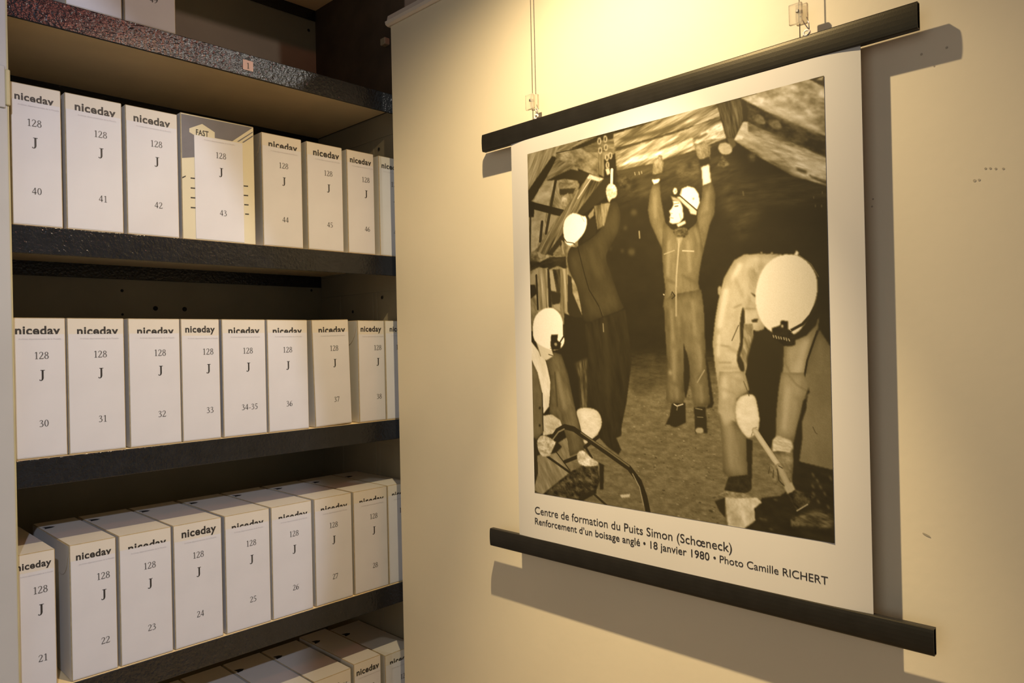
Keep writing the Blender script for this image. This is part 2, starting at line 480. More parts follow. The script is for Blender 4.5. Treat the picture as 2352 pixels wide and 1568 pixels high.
for no, wd, x, w, bx, bw, ba, cu, cx, ex in ROW4:
    archive_box(no, f'white archive box, slip reading {wd}, on the shelf under the middle shelf' if no != '29' else 'white archive box half hidden by the partition, beside the one reading twenty-eight', x, R4, w, 0.332, bx, bw, ba, cu, cx, slot=True, **ex)
ROW5 = [
    (0.786, 0.130, .022, .095, .0400, .0410, .5, 0.326),
    (0.9205, 0.130, .022, .095, .0400, .0410, .5, 0.326),
    (1.0560, 0.1300, .022, .095, .0400, .0410, .5, 0.326),
    (1.1905, 0.1330, .022, .096, .0520, .0400, .5, 0.326),
    (1.3340, 0.1050, .010, .088, .0400, .0410, .6, 0.333),
    (1.4560, 0.1280, .020, .094, .0400, .0350, .6, 0.322),
]
LOW = ['white archive box on the lowest shelf, four boxes along from the narrow taller one', 'white archive box on the lowest shelf, three boxes along from the narrow taller one',
       'white archive box on the lowest shelf, its lid partly in shade', 'white archive box on the lowest shelf, beside the narrow taller one, lid in warm light',
       'narrow white archive box on the lowest shelf, slightly taller than its neighbours', 'white archive box on the lowest shelf, half hidden by the cream partition']
for (x, w, bx, bw, ba, cu, cx, h), lab in zip(ROW5, LOW):
    archive_box('', lab, x, R5, w, h, bx, bw, ba, cu, cx, slot=True)

# the odd box out: slate and cream print with a maker's diamond
w43, h43 = 0.211, 0.345
t = tag(empty('printed_archive_box', (0.8205, YF + 0.006, R2 + 0.0005)), 'wide cream archive box with slate printed top, slip reading forty-three', 'box', 'archive boxes on the steel shelves')
link('body', box_body(w43, h43, M['creampaper']), t)
def fx(u, v): return (u * w43, (1 - v) * h43)
def patch(name, pts, mat, y, parent):
    return link(name, mesh_from(name, [(fx(*p)[0], y, fx(*p)[1]) for p in pts][::-1], [tuple(range(len(pts)))]), parent, [mat])
patch('slate_print', [(.012, .012), (.985, .008), (.69, .155), (.172, .155), (.172, .340), (.012, .362)], M['slate'], -0.0003, t)
patch('stripe_print', [(.985, .040), (.985, .050), (.78, .150), (.755, .150)], M['slate'], -0.0003, t)
patch('stripe_print', [(.985, .072), (.985, .084), (.85, .150), (.825, .150)], M['slate'], -0.0003, t)
logo = patch('logo_print', [(.113, .116), (.282, .061), (.448, .109), (.447, .165), (.18, .165), (.112, .146)], M['creampaper'], -0.0006, t)
v, f = fit(text_shape('FAST', 0.022), fx(.197, 0)[0], fx(.365, 0)[0], fx(0, .157)[1], 0.0155, BRAND_REF)
link('logo_lettering', face_mesh('logo_lettering', (v, f), -0.0009), logo, [M['ink']])
for u0, u1, vv in [(.116, .180, .510), (.114, .180, .589), (.112, .180, .666), (.110, .180, .745), (.837, .901, .512), (.835, .900, .591), (.840, .903, .669), (.850, .905, .747)]:
    patch('tick_print', [(u0, vv - .004), (u1, vv - .006), (u1, vv + .004), (u0, vv + .006)], M['ink'], -0.0003, t)
patch('tick_print', [(.010, .512), (.055, .496), (.055, .506), (.010, .524)], M['ink'], -0.0003, t)
slip = boxo('label_slip', (.172 * w43, .830 * w43, -0.0012, -0.0007, 0.004, (1 - .160) * h43), M['paper'], t)
link('reference_print', face_mesh('reference_print', serif('128', .527 * w43, (1 - .293) * h43 - 0.0085, 0.0170), -0.0015), slip, [M['greyink']])
link('letter_print', face_mesh('letter_print', serif('J', .523 * w43, (1 - .432) * h43 - 0.0115, 0.0245), -0.0015), slip, [M['ink']])
link('number_print', face_mesh('number_print', serif('43', .541 * w43, (1 - .762) * h43 - 0.008, 0.0165), -0.0015), slip, [M['greyink']])
link('archive_print', face_mesh('archive_print', fit(SMALL, .30 * w43, .72 * w43, (1 - .19) * h43), -0.0015), slip, [M['faintink']])

# ------------------------------------------------------------------ the hanging poster
PP = 1.451 * S                     # plane of the sheet
poster = tag(empty('hanging_poster', (PP, py(0.947), pz(1.0295))), 'black-and-white mine photograph on white poster hung between two black bars', 'poster')
def loc(x, y, z): return (x - poster.location.x, y - poster.location.y, z - poster.location.z)
def bow(y, z):
    """the paper hangs with a faint bow"""
    u = (y - py(0.4845)) / (py(1.4005) - py(0.4845))
    u = min(max(u, 0), 1)
    return 0.0012 * math.sin(math.pi * u) - 0.006 * max(0, 0.11 - u) ** 2 / 0.0121 - 0.003 * max(0, u - 0.92) ** 2 / 0.0064
def sheet_mesh():
    ny, nz = 80, 12
    V, F = [], []
    for k in range(2):
        for j in range(nz + 1):
            for i in range(ny + 1):
                y = py(1.3990) + (py(0.4865) - py(1.3990)) * i / ny
                z = pz(1.055) + (pz(2.165) - pz(1.055)) * j / nz
                V.append(loc(PP - bow(y, z) + k * 0.0006, y, z))
    n1 = (ny + 1) * (nz + 1)
    for j in range(nz):
        for i in range(ny):
            a = j * (ny + 1) + i
            F.append((a, a + 1, a + ny + 2, a + ny + 1))
            F.append((a + n1, a + ny + 1 + n1, a + ny + 2 + n1, a + 1 + n1))
    me = mesh_from('sheet', V, F)
    for p in me.polygons: p.use_smooth = True
    return me
sheet = link('sheet', sheet_mesh(), poster, [M['poster']])

# the photograph printed on the sheet: tones laid down shape by shape, in millimetres of the print
PW, PH = 790.0, 910.0          # printed picture in millimetres
GX, GY = 561, 646              # colour samples across and down
def lattice_noise(u, v, seed):
    rng = np.random.RandomState(seed)
    tab = rng.rand(64, 64)
    iu = np.floor(u).astype(int); iv = np.floor(v).astype(int)
    fu = u - iu; fv = v - iv
    fu = fu * fu * (3 - 2 * fu); fv = fv * fv * (3 - 2 * fv)
    a = tab[iu % 64, iv % 64]; b = tab[(iu + 1) % 64, iv % 64]
    c = tab[iu % 64, (iv + 1) % 64]; d = tab[(iu + 1) % 64, (iv + 1) % 64]
    return (a * (1 - fu) + b * fu) * (1 - fv) + (c * (1 - fu) + d * fu) * fv - .5
def box_blur(m, r):
    r = int(r)
    if r < 1: return m
    for ax in (0, 1):
        p = np.pad(m, [(r + 1, r) if k == ax else (0, 0) for k in (0, 1)], mode='edge')
        c = np.cumsum(p, axis=ax)
        n = m.shape[ax]
        m = (np.take(c, range(2 * r + 1, 2 * r + 1 + n), axis=ax) - np.take(c, range(0, n), axis=ax)) / (2 * r + 1)
    return m
def smooth_closed(pts):
    P = np.array(pts, float)
    for _ in range(2):
        Q = np.roll(P, -1, axis=0)
        P = np.stack([P * .75 + Q * .25, P * .25 + Q * .75], 1).reshape(-1, 2)
    return P
def paint_print(ops):
    xs = np.linspace(0, PW, GX); ys = np.linspace(0, PH, GY)
    XX, YY = np.meshgrid(xs, ys)
    img = np.full((GY, GX), 27.0)
    sx = PW / (GX - 1)
    for k, (kind, tone, pts, opt) in enumerate(ops):
        P = np.array(pts, float)
        w = opt.get('w', 0)
        pad = max(w, 14) + 8
        x0, y0 = P.min(0) - pad; x1, y1 = P.max(0) + pad
        i0, i1 = max(int(x0 / sx), 0), min(int(x1 / sx) + 2, GX)
        j0, j1 = max(int(y0 / sx), 0), min(int(y1 / sx) + 2, GY)
        if i1 <= i0 or j1 <= j0: continue
        X = XX[j0:j1, i0:i1]; Y = YY[j0:j1, i0:i1]
        if kind == 'line':
            best = np.full(X.shape, 1e9)
            for a, b in zip(P[:-1], P[1:]):
                d = b - a; L = max((d * d).sum(), 1e-6)
                t = np.clip(((X - a[0]) * d[0] + (Y - a[1]) * d[1]) / L, 0, 1)
                best = np.minimum(best, np.hypot(X - a[0] - t * d[0], Y - a[1] - t * d[1]))
            m = np.clip((w / 2 - best) / sx + .5, 0, 1)
        else:
            if kind == 'round': P = smooth_closed(P)
            ins = np.zeros(X.shape, bool)
            Q = np.roll(P, -1, axis=0)
            for a, b in zip(P, Q):
                if a[1] == b[1]: continue
                c = ((a[1] <= Y) != (b[1] <= Y)) & (X < (b[0] - a[0]) * (Y - a[1]) / (b[1] - a[1]) + a[0])
                ins ^= c
            m = box_blur(ins.astype(float), 1)
        if opt.get('soft'): m = box_blur(box_blur(m, opt['soft'] / sx), opt['soft'] / sx)
        t = np.full(X.shape, float(tone))
        if 'to' in opt:                       # tone runs to a second tone along an axis
            gx0, gy0, gx1, gy1, t2 = opt['to']
            dx, dy = gx1 - gx0, gy1 - gy0
            f = np.clip(((X - gx0) * dx + (Y - gy0) * dy) / (dx * dx + dy * dy), 0, 1)
            t += (t2 - tone) * f
        if 'rim' in opt:
            r, kk = opt['rim']
            b = box_blur(box_blur(m, r / sx), r / sx)
            t *= 1 - kk * (1 - np.clip((b - .35) / .65, 0, 1))
        if 'grain' in opt:
            al, ac, ang, amp = opt['grain']
            ca, sa = np.cos(np.radians(ang)), np.sin(np.radians(ang))
            u = X * ca + Y * sa + 500; v = -X * sa + Y * ca + 500
            n = lattice_noise(u / al, v / ac, k) + .6 * lattice_noise(u / al * 2.3, v / ac * 2.3, k + 1) + .4 * lattice_noise(u / al * 5, v / ac * 5, k + 2)
            t += amp * n
        img[j0:j1, i0:i1] = img[j0:j1, i0:i1] * (1 - m) + t * m
    g = np.random.RandomState(3).rand(GY, GX) - .5
    img += 9 * g * np.clip(img / 120, .3, 1)
    return np.clip(img, 14, 250)


OPS = [
    ('poly',27,[(-8,-216),(821,3),(801,918),(-39,1068)],{'grain':(60,40,0,8)}),
    ('poly',46,[(295,86),(571,88),(666,233),(606,308),(548,178),(293,180)],{'grain':(40,14,-10,30),'soft':12}),
    ('poly',40,[(589,176),(792,175),(795,251),(608,234)],{'grain':(50,8,5,26),'soft':9}),
    ('round',88,[(230,613),(322,559),(419,550),(560,558),(599,622),(806,666),(801,918),(-7,1062),(-2,875),(158,758)],{'grain':(14,6,0,26),'soft':8,'to':(383,548,381,629,108)}),
    ('poly',52,[(297,540),(561,544),(560,576),(296,590)],{'soft':14,'grain':(18,5,0,24)}),
    ('line',128,[(378,607),(379,607)],{'soft':1,'w':1.3}),
    ('line',72,[(447,678),(448,678)],{'soft':1,'w':1.9}),
    ('line',128,[(387,634),(388,634)],{'soft':1,'w':2.4}),
    ('line',66,[(498,869),(500,869)],{'soft':1,'w':2.3}),
    ('line',150,[(529,883),(533,883)],{'soft':1,'w':2.0}),
    ('line',72,[(438,634),(439,635)],{'soft':1,'w':2.4}),
    ('line',72,[(322,685),(324,685)],{'soft':1,'w':1.6}),
    ('line',150,[(419,679),(420,679)],{'soft':1,'w':2.4}),
    ('line',66,[(384,779),(386,779)],{'soft':1,'w':1.5}),
    ('line',150,[(417,645),(419,645)],{'soft':1,'w':1.8}),
    ('line',128,[(453,811),(455,811)],{'soft':1,'w':2.2}),
    ('line',140,[(383,798),(385,798)],{'soft':1,'w':1.7}),
    ('line',150,[(326,712),(329,712)],{'soft':1,'w':2.4}),
    ('line',72,[(531,855),(535,855)],{'soft':1,'w':2.0}),
    ('line',150,[(336,817),(338,817)],{'soft':1,'w':1.9}),
    ('line',140,[(534,689),(535,689)],{'soft':1,'w':1.6}),
    ('line',140,[(495,944),(499,944)],{'soft':1,'w':1.7}),
    ('line',78,[(357,839),(358,839)],{'soft':1,'w':2.1}),
    ('line',140,[(383,963),(385,963)],{'soft':1,'w':1.6}),
    ('line',128,[(374,922),(377,921)],{'soft':1,'w':1.3}),
    ('line',150,[(378,776),(380,776)],{'soft':1,'w':1.5}),
    ('line',78,[(326,944),(332,944)],{'soft':1,'w':2.7}),
    ('line',78,[(464,901),(466,901)],{'soft':1,'w':1.3}),
    ('line',150,[(365,917),(370,917)],{'soft':1,'w':1.7}),
    ('line',140,[(424,918),(427,918)],{'soft':1,'w':2.1}),
    ('line',128,[(477,668),(479,668)],{'soft':1,'w':2.3}),
    ('line',72,[(383,816),(386,816)],{'soft':1,'w':1.4}),
    ('line',66,[(532,815),(534,815)],{'soft':1,'w':1.7}),
    ('line',140,[(429,723),(432,723)],{'soft':1,'w':2.5}),
    ('line',78,[(318,925),(323,925)],{'soft':1,'w':2.6}),
    ('line',150,[(442,907),(446,907)],{'soft':1,'w':2.3}),
    ('line',128,[(445,870),(448,870)],{'soft':1,'w':1.3}),
    ('line',140,[(455,754),(458,755)],{'soft':1,'w':1.3}),
    ('line',150,[(334,923),(337,923)],{'soft':1,'w':2.5}),
    ('line',150,[(338,787),(342,787)],{'soft':1,'w':1.9}),
    ('line',72,[(487,892),(489,892)],{'soft':1,'w':2.2}),
    ('line',78,[(400,961),(404,961)],{'soft':1,'w':1.3}),
    ('line',78,[(518,638),(521,639)],{'soft':1,'w':1.3}),
    ('line',150,[(448,709),(451,710)],{'soft':1,'w':1.9}),
    ('line',128,[(398,780),(401,780)],{'soft':1,'w':2.2}),
    ('line',150,[(456,769),(458,769)],{'soft':1,'w':1.7}),
    ('line',72,[(488,941),(492,941)],{'soft':1,'w':2.4}),
    ('line',72,[(440,919),(444,919)],{'soft':1,'w':2.3}),
    ('line',150,[(460,736),(462,736)],{'soft':1,'w':2.5}),
    ('line',72,[(399,737),(402,737)],{'soft':1,'w':1.5}),
    ('line',72,[(521,705),(523,705)],{'soft':1,'w':2.3}),
    ('line',150,[(335,828),(338,828)],{'soft':1,'w':1.8}),
    ('line',128,[(527,876),(531,876)],{'soft':1,'w':1.4}),
    ('line',128,[(453,757),(456,757)],{'soft':1,'w':1.4}),
    ('line',66,[(426,913),(430,912)],{'soft':1,'w':1.6}),
    ('line',66,[(526,717),(529,717)],{'soft':1,'w':1.4}),
    ('line',78,[(402,861),(405,861)],{'soft':1,'w':2.5}),
    ('line',78,[(413,723),(415,723)],{'soft':1,'w':2.1}),
    ('line',150,[(374,925),(378,925)],{'soft':1,'w':1.8}),
    ('line',150,[(421,944),(424,944)],{'soft':1,'w':2.5}),
    ('line',72,[(490,749),(492,750)],{'soft':1,'w':2.2}),
    ('line',140,[(356,662),(359,662)],{'soft':1,'w':1.9}),
    ('line',128,[(451,806),(454,806)],{'soft':1,'w':1.9}),
    ('line',128,[(360,605),(361,605)],{'soft':1,'w':1.7}),
    ('line',140,[(514,808),(517,808)],{'soft':1,'w':2.1}),
    ('line',72,[(464,932),(468,932)],{'soft':1,'w':1.7}),
    ('line',140,[(315,927),(318,927)],{'soft':1,'w':2.6}),
    ('line',78,[(517,661),(519,661)],{'soft':1,'w':1.6}),
    ('line',128,[(410,732),(413,733)],{'soft':1,'w':1.7}),
    ('line',128,[(500,597),(502,597)],{'soft':1,'w':1.5}),
    ('line',78,[(446,750),(448,751)],{'soft':1,'w':2.6}),
    ('line',140,[(475,919),(478,919)],{'soft':1,'w':2.3}),
    ('line',72,[(524,679),(526,680)],{'soft':1,'w':2.1}),
    ('line',72,[(506,645),(508,645)],{'soft':1,'w':1.6}),
    ('line',140,[(518,800),(521,801)],{'soft':1,'w':2.3}),
    ('line',72,[(515,813),(518,813)],{'soft':1,'w':1.8}),
    ('line',72,[(527,913),(529,913)],{'soft':1,'w':1.9}),
    ('line',72,[(458,662),(459,662)],{'soft':1,'w':2.4}),
    ('line',72,[(504,758),(508,758)],{'soft':1,'w':1.5}),
    ('line',66,[(528,899),(529,899)],{'soft':1,'w':1.3}),
    ('line',150,[(399,918),(404,918)],{'soft':1,'w':2.4}),
    ('line',128,[(464,720),(466,721)],{'soft':1,'w':2.2}),
    ('line',66,[(514,678),(516,678)],{'soft':1,'w':2.1}),
    ('line',150,[(397,651),(398,651)],{'soft':1,'w':1.7}),
    ('line',72,[(518,923),(521,923)],{'soft':1,'w':1.4}),
    ('line',150,[(457,827),(460,827)],{'soft':1,'w':1.3}),
    ('line',150,[(540,626),(541,626)],{'soft':1,'w':2.0}),
    ('line',78,[(518,753),(520,753)],{'soft':1,'w':1.9}),
    ('line',72,[(338,890),(343,890)],{'soft':1,'w':2.2}),
    ('line',140,[(359,855),(363,855)],{'soft':1,'w':2.2}),
    ('line',72,[(380,803),(383,803)],{'soft':1,'w':2.5}),
    ('line',128,[(540,625),(541,625)],{'soft':1,'w':2.4}),
    ('line',66,[(470,941),(475,941)],{'soft':1,'w':2.4}),
    ('line',78,[(471,755),(474,755)],{'soft':1,'w':1.8}),
    ('line',128,[(444,776),(447,776)],{'soft':1,'w':2.2}),
    ('line',72,[(331,628),(332,628)],{'soft':1,'w':2.6}),
    ('line',128,[(526,819),(529,819)],{'soft':1,'w':2.4}),
    ('line',128,[(365,706),(367,706)],{'soft':1,'w':1.4}),
    ('line',128,[(387,840),(390,840)],{'soft':1,'w':2.6}),
    ('line',72,[(496,870),(501,870)],{'soft':1,'w':1.8}),
    ('line',66,[(402,742),(404,742)],{'soft':1,'w':2.2}),
    ('line',128,[(370,698),(371,698)],{'soft':1,'w':2.0}),
    ('line',72,[(535,762),(537,762)],{'soft':1,'w':1.6}),
    ('line',72,[(321,836),(324,836)],{'soft':1,'w':1.5}),
    ('line',150,[(332,640),(333,641)],{'soft':1,'w':2.1}),
    ('line',66,[(403,854),(408,854)],{'soft':1,'w':2.6}),
    ('line',72,[(529,661),(531,662)],{'soft':1,'w':1.3}),
    ('line',128,[(447,897),(451,897)],{'soft':1,'w':2.4}),
    ('line',72,[(451,948),(455,948)],{'soft':1,'w':2.3}),
    ('line',128,[(444,700),(447,700)],{'soft':1,'w':2.3}),
    ('line',78,[(457,776),(458,776)],{'soft':1,'w':2.4}),
    ('line',128,[(383,822),(386,822)],{'soft':1,'w':2.5}),
    ('line',150,[(387,732),(389,732)],{'soft':1,'w':1.4}),
    ('line',140,[(524,671),(527,671)],{'soft':1,'w':1.4}),
    ('line',128,[(520,912),(521,912)],{'soft':1,'w':2.4}),
    ('line',150,[(438,770),(441,770)],{'soft':1,'w':2.1}),
    ('line',128,[(463,762),(466,762)],{'soft':1,'w':1.4}),
    ('line',72,[(529,899),(533,899)],{'soft':1,'w':1.6}),
    ('line',128,[(383,800),(386,800)],{'soft':1,'w':2.1}),
    ('line',140,[(463,864),(468,864)],{'soft':1,'w':1.9}),
    ('line',78,[(445,661),(446,662)],{'soft':1,'w':2.6}),
    ('line',72,[(535,662),(537,663)],{'soft':1,'w':2.4}),
    ('line',150,[(425,696),(427,696)],{'soft':1,'w':2.4}),
    ('line',66,[(479,769),(480,770)],{'soft':1,'w':1.4}),
    ('line',140,[(344,660),(346,660)],{'soft':1,'w':1.5}),
    ('line',128,[(337,970),(338,970)],{'soft':1,'w':2.6}),
    ('line',66,[(477,633),(478,633)],{'soft':1,'w':1.7}),
    ('line',128,[(376,742),(378,742)],{'soft':1,'w':1.8}),
    ('line',140,[(332,641),(333,641)],{'soft':1,'w':1.9}),
    ('line',150,[(485,778),(487,778)],{'soft':1,'w':2.4}),
    ('line',140,[(351,706),(353,706)],{'soft':1,'w':2.0}),
    ('line',128,[(528,727),(530,727)],{'soft':1,'w':1.7}),
    ('line',140,[(437,858),(439,858)],{'soft':1,'w':1.8}),
    ('line',66,[(483,855),(486,855)],{'soft':1,'w':1.6}),
    ('line',150,[(492,907),(496,907)],{'soft':1,'w':2.3}),
    ('line',66,[(533,876),(536,876)],{'soft':1,'w':1.6}),
    ('line',128,[(369,909),(372,909)],{'soft':1,'w':1.7}),
    ('line',140,[(323,924),(327,924)],{'soft':1,'w':2.2}),
    ('line',70,[(560,781),(563,781)],{'soft':1,'w':1.8}),
    ('line',124,[(464,885),(468,885)],{'soft':1,'w':2.5}),
    ('line',80,[(425,823),(430,823)],{'soft':1,'w':1.7}),
    ('line',70,[(385,781),(389,781)],{'soft':1,'w':2.5}),
    ('line',70,[(563,935),(567,935)],{'soft':1,'w':1.7}),
    ('line',124,[(454,906),(459,906)],{'soft':1,'w':2.4}),
    ('line',136,[(520,790),(524,790)],{'soft':1,'w':2.4}),
    ('line',80,[(465,924),(469,924)],{'soft':1,'w':1.5}),
    ('line',80,[(235,814),(238,814)],{'soft':1,'w':2.8}),
    ('line',124,[(581,850),(584,850)],{'soft':1,'w':2.1}),
    ('line',136,[(251,784),(257,784)],{'soft':1,'w':1.9}),
    ('line',136,[(569,745),(573,746)],{'soft':1,'w':1.5}),
    ('line',124,[(587,836),(589,837)],{'soft':1,'w':1.9}),
    ('line',136,[(382,807),(385,807)],{'soft':1,'w':2.4}),
    ('line',124,[(610,798),(614,798)],{'soft':1,'w':2.0}),
    ('line',124,[(356,762),(362,763)],{'soft':1,'w':2.7}),
    ('line',70,[(406,791),(409,791)],{'soft':1,'w':2.4}),
    ('line',124,[(395,956),(400,956)],{'soft':1,'w':2.6}),
    ('line',70,[(539,908),(543,908)],{'soft':1,'w':1.9}),
    ('line',124,[(400,901),(402,901)],{'soft':1,'w':1.6}),
    ('line',70,[(433,933),(436,933)],{'soft':1,'w':1.9}),
    ('line',80,[(480,793),(484,793)],{'soft':1,'w':2.1}),
    ('line',80,[(354,906),(357,906)],{'soft':1,'w':2.6}),
    ('line',136,[(534,760),(538,760)],{'soft':1,'w':2.5}),
    ('line',136,[(625,868),(628,868)],{'soft':1,'w':2.0}),
    ('line',124,[(499,778),(504,779)],{'soft':1,'w':2.4}),
    ('line',124,[(247,878),(252,878)],{'soft':1,'w':2.0}),
    ('line',80,[(576,891),(579,891)],{'soft':1,'w':2.0}),
    ('line',70,[(354,956),(355,956)],{'soft':1,'w':2.0}),
    ('line',80,[(570,885),(574,885)],{'soft':1,'w':2.5}),
    ('line',136,[(547,912),(550,912)],{'soft':1,'w':1.5}),
    ('line',136,[(556,803),(557,803)],{'soft':1,'w':1.5}),
    ('line',136,[(466,945),(469,945)],{'soft':1,'w':2.4}),
    ('line',80,[(484,831),(488,832)],{'soft':1,'w':1.8}),
    ('line',70,[(608,870),(612,870)],{'soft':1,'w':1.8}),
    ('line',70,[(354,775),(358,775)],{'soft':1,'w':2.7}),
    ('line',70,[(611,832),(614,832)],{'soft':1,'w':1.3}),
    ('line',124,[(401,867),(405,867)],{'soft':1,'w':1.6}),
    ('line',136,[(457,779),(461,780)],{'soft':1,'w':1.4}),
    ('line',136,[(335,806),(339,807)],{'soft':1,'w':2.1}),
    ('line',70,[(520,800),(523,800)],{'soft':1,'w':1.6}),
    ('line',136,[(509,894),(513,894)],{'soft':1,'w':2.3}),
    ('line',124,[(581,841),(584,841)],{'soft':1,'w':1.4}),
    ('line',80,[(255,930),(259,930)],{'soft':1,'w':1.9}),
    ('line',136,[(428,831),(430,831)],{'soft':1,'w':1.6}),
    ('line',70,[(416,800),(418,800)],{'soft':1,'w':2.1}),
    ('line',136,[(397,872),(402,872)],{'soft':1,'w':1.6}),
    ('line',124,[(501,847),(506,848)],{'soft':1,'w':2.0}),
    ('line',80,[(533,853),(538,853)],{'soft':1,'w':2.1}),
    ('line',80,[(324,928),(328,928)],{'soft':1,'w':2.2}),
    ('line',136,[(630,914),(632,914)],{'soft':1,'w':2.3}),
    ('line',70,[(627,895),(629,895)],{'soft':1,'w':2.3}),
    ('line',80,[(573,914),(577,914)],{'soft':1,'w':1.9}),
    ('line',124,[(600,915),(603,915)],{'soft':1,'w':2.3}),
    ('line',136,[(350,809),(353,809)],{'soft':1,'w':2.1}),
    ('line',124,[(356,772),(360,772)],{'soft':1,'w':2.2}),
    ('line',70,[(493,826),(497,826)],{'soft':1,'w':1.9}),
    ('line',136,[(439,881),(443,881)],{'soft':1,'w':2.3}),
    ('line',80,[(445,780),(450,781)],{'soft':1,'w':2.3}),
    ('line',136,[(265,918),(269,918)],{'soft':1,'w':2.0}),
    ('round',70,[(313,588),(401,569),(529,578),(528,605),(417,608),(321,648)],{'soft':14,'grain':(16,5,0,24)}),
    ('poly',128,[(-5,-3),(176,-2),(169,262),(136,459),(-9,478)],{'grain':(50,14,60,60)}),
    ('poly',150,[(-2,-5),(109,-3),(88,22),(4,100),(-5,107)],{'grain':(90,9,120,70)}),
    ('poly',38,[(88,22),(108,30),(18,124),(-4,135),(-3,101)],{}),
    ('poly',122,[(103,14),(175,10),(240,58),(239,104),(203,86),(100,29)],{'grain':(30,18,20,75)}),
    ('poly',120,[(101,15),(113,2),(238,1),(193,18)],{'grain':(60,6,-15,50)}),
    ('line',30,[(103,17),(195,20)],{'w':2.0}),
    ('poly',112,[(182,19),(241,9),(290,7),(293,53),(254,63),(240,58)],{'grain':(40,9,10,60)}),
    ('poly',40,[(144,16),(241,2),(291,2),(285,18),(241,14),(193,20)],{}),
    ('poly',108,[(67,79),(102,31),(160,59),(150,68),(87,85)],{'grain':(60,9,-20,60)}),
    ('poly',42,[(67,82),(150,67),(217,91),(191,106),(127,88),(87,89)],{}),
    ('poly',155,[(18,130),(63,83),(97,86),(72,148)],{'grain':(30,20,0,40)}),
    ('round',112,[(107,90),(134,101),(172,101),(181,115),(156,134),(114,125)],{'grain':(20,12,0,60)}),
    ('poly',50,[(110,112),(164,118),(156,130),(112,128)],{}),
    ('poly',158,[(10,168),(19,151),(63,167),(49,217),(21,260),(7,264)],{'grain':(30,20,0,35)}),
    ('poly',145,[(69,170),(105,181),(63,220)],{}),
    ('line',45,[(99,86),(61,220)],{'w':9.1}),
    ('line',32,[(20,142),(119,175)],{'w':18.3}),
    ('poly',24,[(0,123),(22,133),(19,172),(-2,169)],{}),
    ('line',30,[(7,168),(0,293)],{'w':5.1}),
    ('line',40,[(48,189),(40,238)],{'w':9.3}),
    ('poly',160,[(118,134),(141,126),(133,161),(113,152)],{'grain':(10,10,0,60)}),
    ('poly',40,[(253,110),(274,109),(273,149),(185,189),(131,244),(82,282),(58,273)],{}),
    ('poly',98,[(210,91),(254,109),(171,178),(123,223),(58,279),(21,262)],{'grain':(110,8,-54,95)}),
    ('poly',205,[(210,91),(254,109),(239,114),(202,100)],{'grain':(14,9,-54,70)}),
    ('line',190,[(217,100),(171,145)],{'w':3.3}),
    ('round',110,[(3,266),(23,264),(39,290),(60,272),(56,296),(28,303),(2,292)],{'grain':(20,12,0,70)}),
    ('poly',40,[(1,287),(38,294),(71,284),(127,287),(129,323),(100,309),(65,317),(34,306),(2,315)],{'grain':(30,12,0,30)}),
    ('poly',120,[(83,276),(108,256),(113,277),(124,287),(95,286)],{'grain':(20,10,0,60)}),
    ('poly',150,[(3,324),(31,310),(15,353),(1,352)],{}),
    ('poly',138,[(33,310),(65,311),(64,351),(71,417),(25,422)],{'grain':(110,8,86,90)}),
    ('poly',36,[(62,313),(71,318),(76,418),(65,417)],{}),
    ('poly',160,[(70,318),(81,321),(96,375),(75,372)],{}),
    ('poly',48,[(81,317),(109,319),(104,408),(93,376)],{'grain':(30,9,80,40)}),
    ('poly',122,[(106,319),(135,317),(129,429),(106,428)],{'grain':(110,8,88,85)}),
    ('poly',150,[(80,408),(104,408),(103,428),(83,418)],{}),
    ('poly',40,[(72,372),(107,381),(104,406),(77,409)],{}),
    ('poly',30,[(-3,351),(18,353),(25,376),(1,389)],{}),
    ('line',34,[(23,328),(26,418)],{'w':6.4}),
    ('poly',120,[(114,244),(136,259),(130,290),(116,279)],{'grain':(40,8,85,70)}),
    ('poly',150,[(143,342),(162,363),(175,422),(177,442),(161,413),(143,383)],{'grain':(20,12,0,40)}),
    ('poly',40,[(132,334),(144,342),(148,384),(177,446),(138,445),(129,429)],{}),
    ('poly',135,[(285,7),(357,4),(456,-3),(566,-8),(568,32),(455,37),(366,41),(289,42)],{'grain':(70,9,-16,110)}),
    ('poly',64,[(289,43),(366,41),(455,38),(498,35),(455,43),(366,48),(289,49)],{'soft':2}),
    ('poly',70,[(300,20),(412,24),(490,20),(412,31),(319,32)],{'soft':3}),
    ('poly',150,[(289,49),(366,45),(455,41),(568,28),(582,80),(501,90),(401,99),(293,98)],{'grain':(60,10,-17,110),'rim':(6,0.25)}),
    ('poly',205,[(298,88),(337,73),(393,72),(446,69),(501,61),(501,78),(450,85),(410,85),(346,87)],{'grain':(30,8,-17,80),'soft':2}),
    ('poly',222,[(505,73),(522,55),(572,43),(581,78),(538,72),(518,80)],{'grain':(26,9,-20,100)}),
    ('poly',80,[(510,63),(534,57),(538,61),(514,68)],{'soft':2}),
    ('poly',62,[(290,98),(396,99),(501,91),(582,81),(581,86),(509,96),(410,108),(297,108)],{'soft':2}),
    ('poly',66,[(297,108),(410,108),(509,98),(513,108),(419,117),(317,123)],{'grain':(40,7,-16,40),'soft':5}),
    ('poly',78,[(462,113),(517,112),(520,146),(462,142)],{'soft':5,'grain':(20,9,0,40)}),
    ('poly',34,[(486,114),(498,114),(497,142),(487,140)],{'soft':3}),
    ('poly',60,[(293,111),(336,114),(330,149),(306,145)],{'soft':8,'grain':(12,9,0,50)}),
    ('line',150,[(345,110),(346,116)],{'w':2.1}),
    ('line',150,[(357,111),(358,117)],{'w':2.1}),
    ('line',150,[(364,111),(365,116)],{'w':2.1}),
    ('poly',58,[(350,129),(396,129),(395,148),(359,144)],{'soft':6}),
    ('poly',112,[(238,40),(256,49),(255,106),(239,96)],{'grain':(60,8,88,60)}),
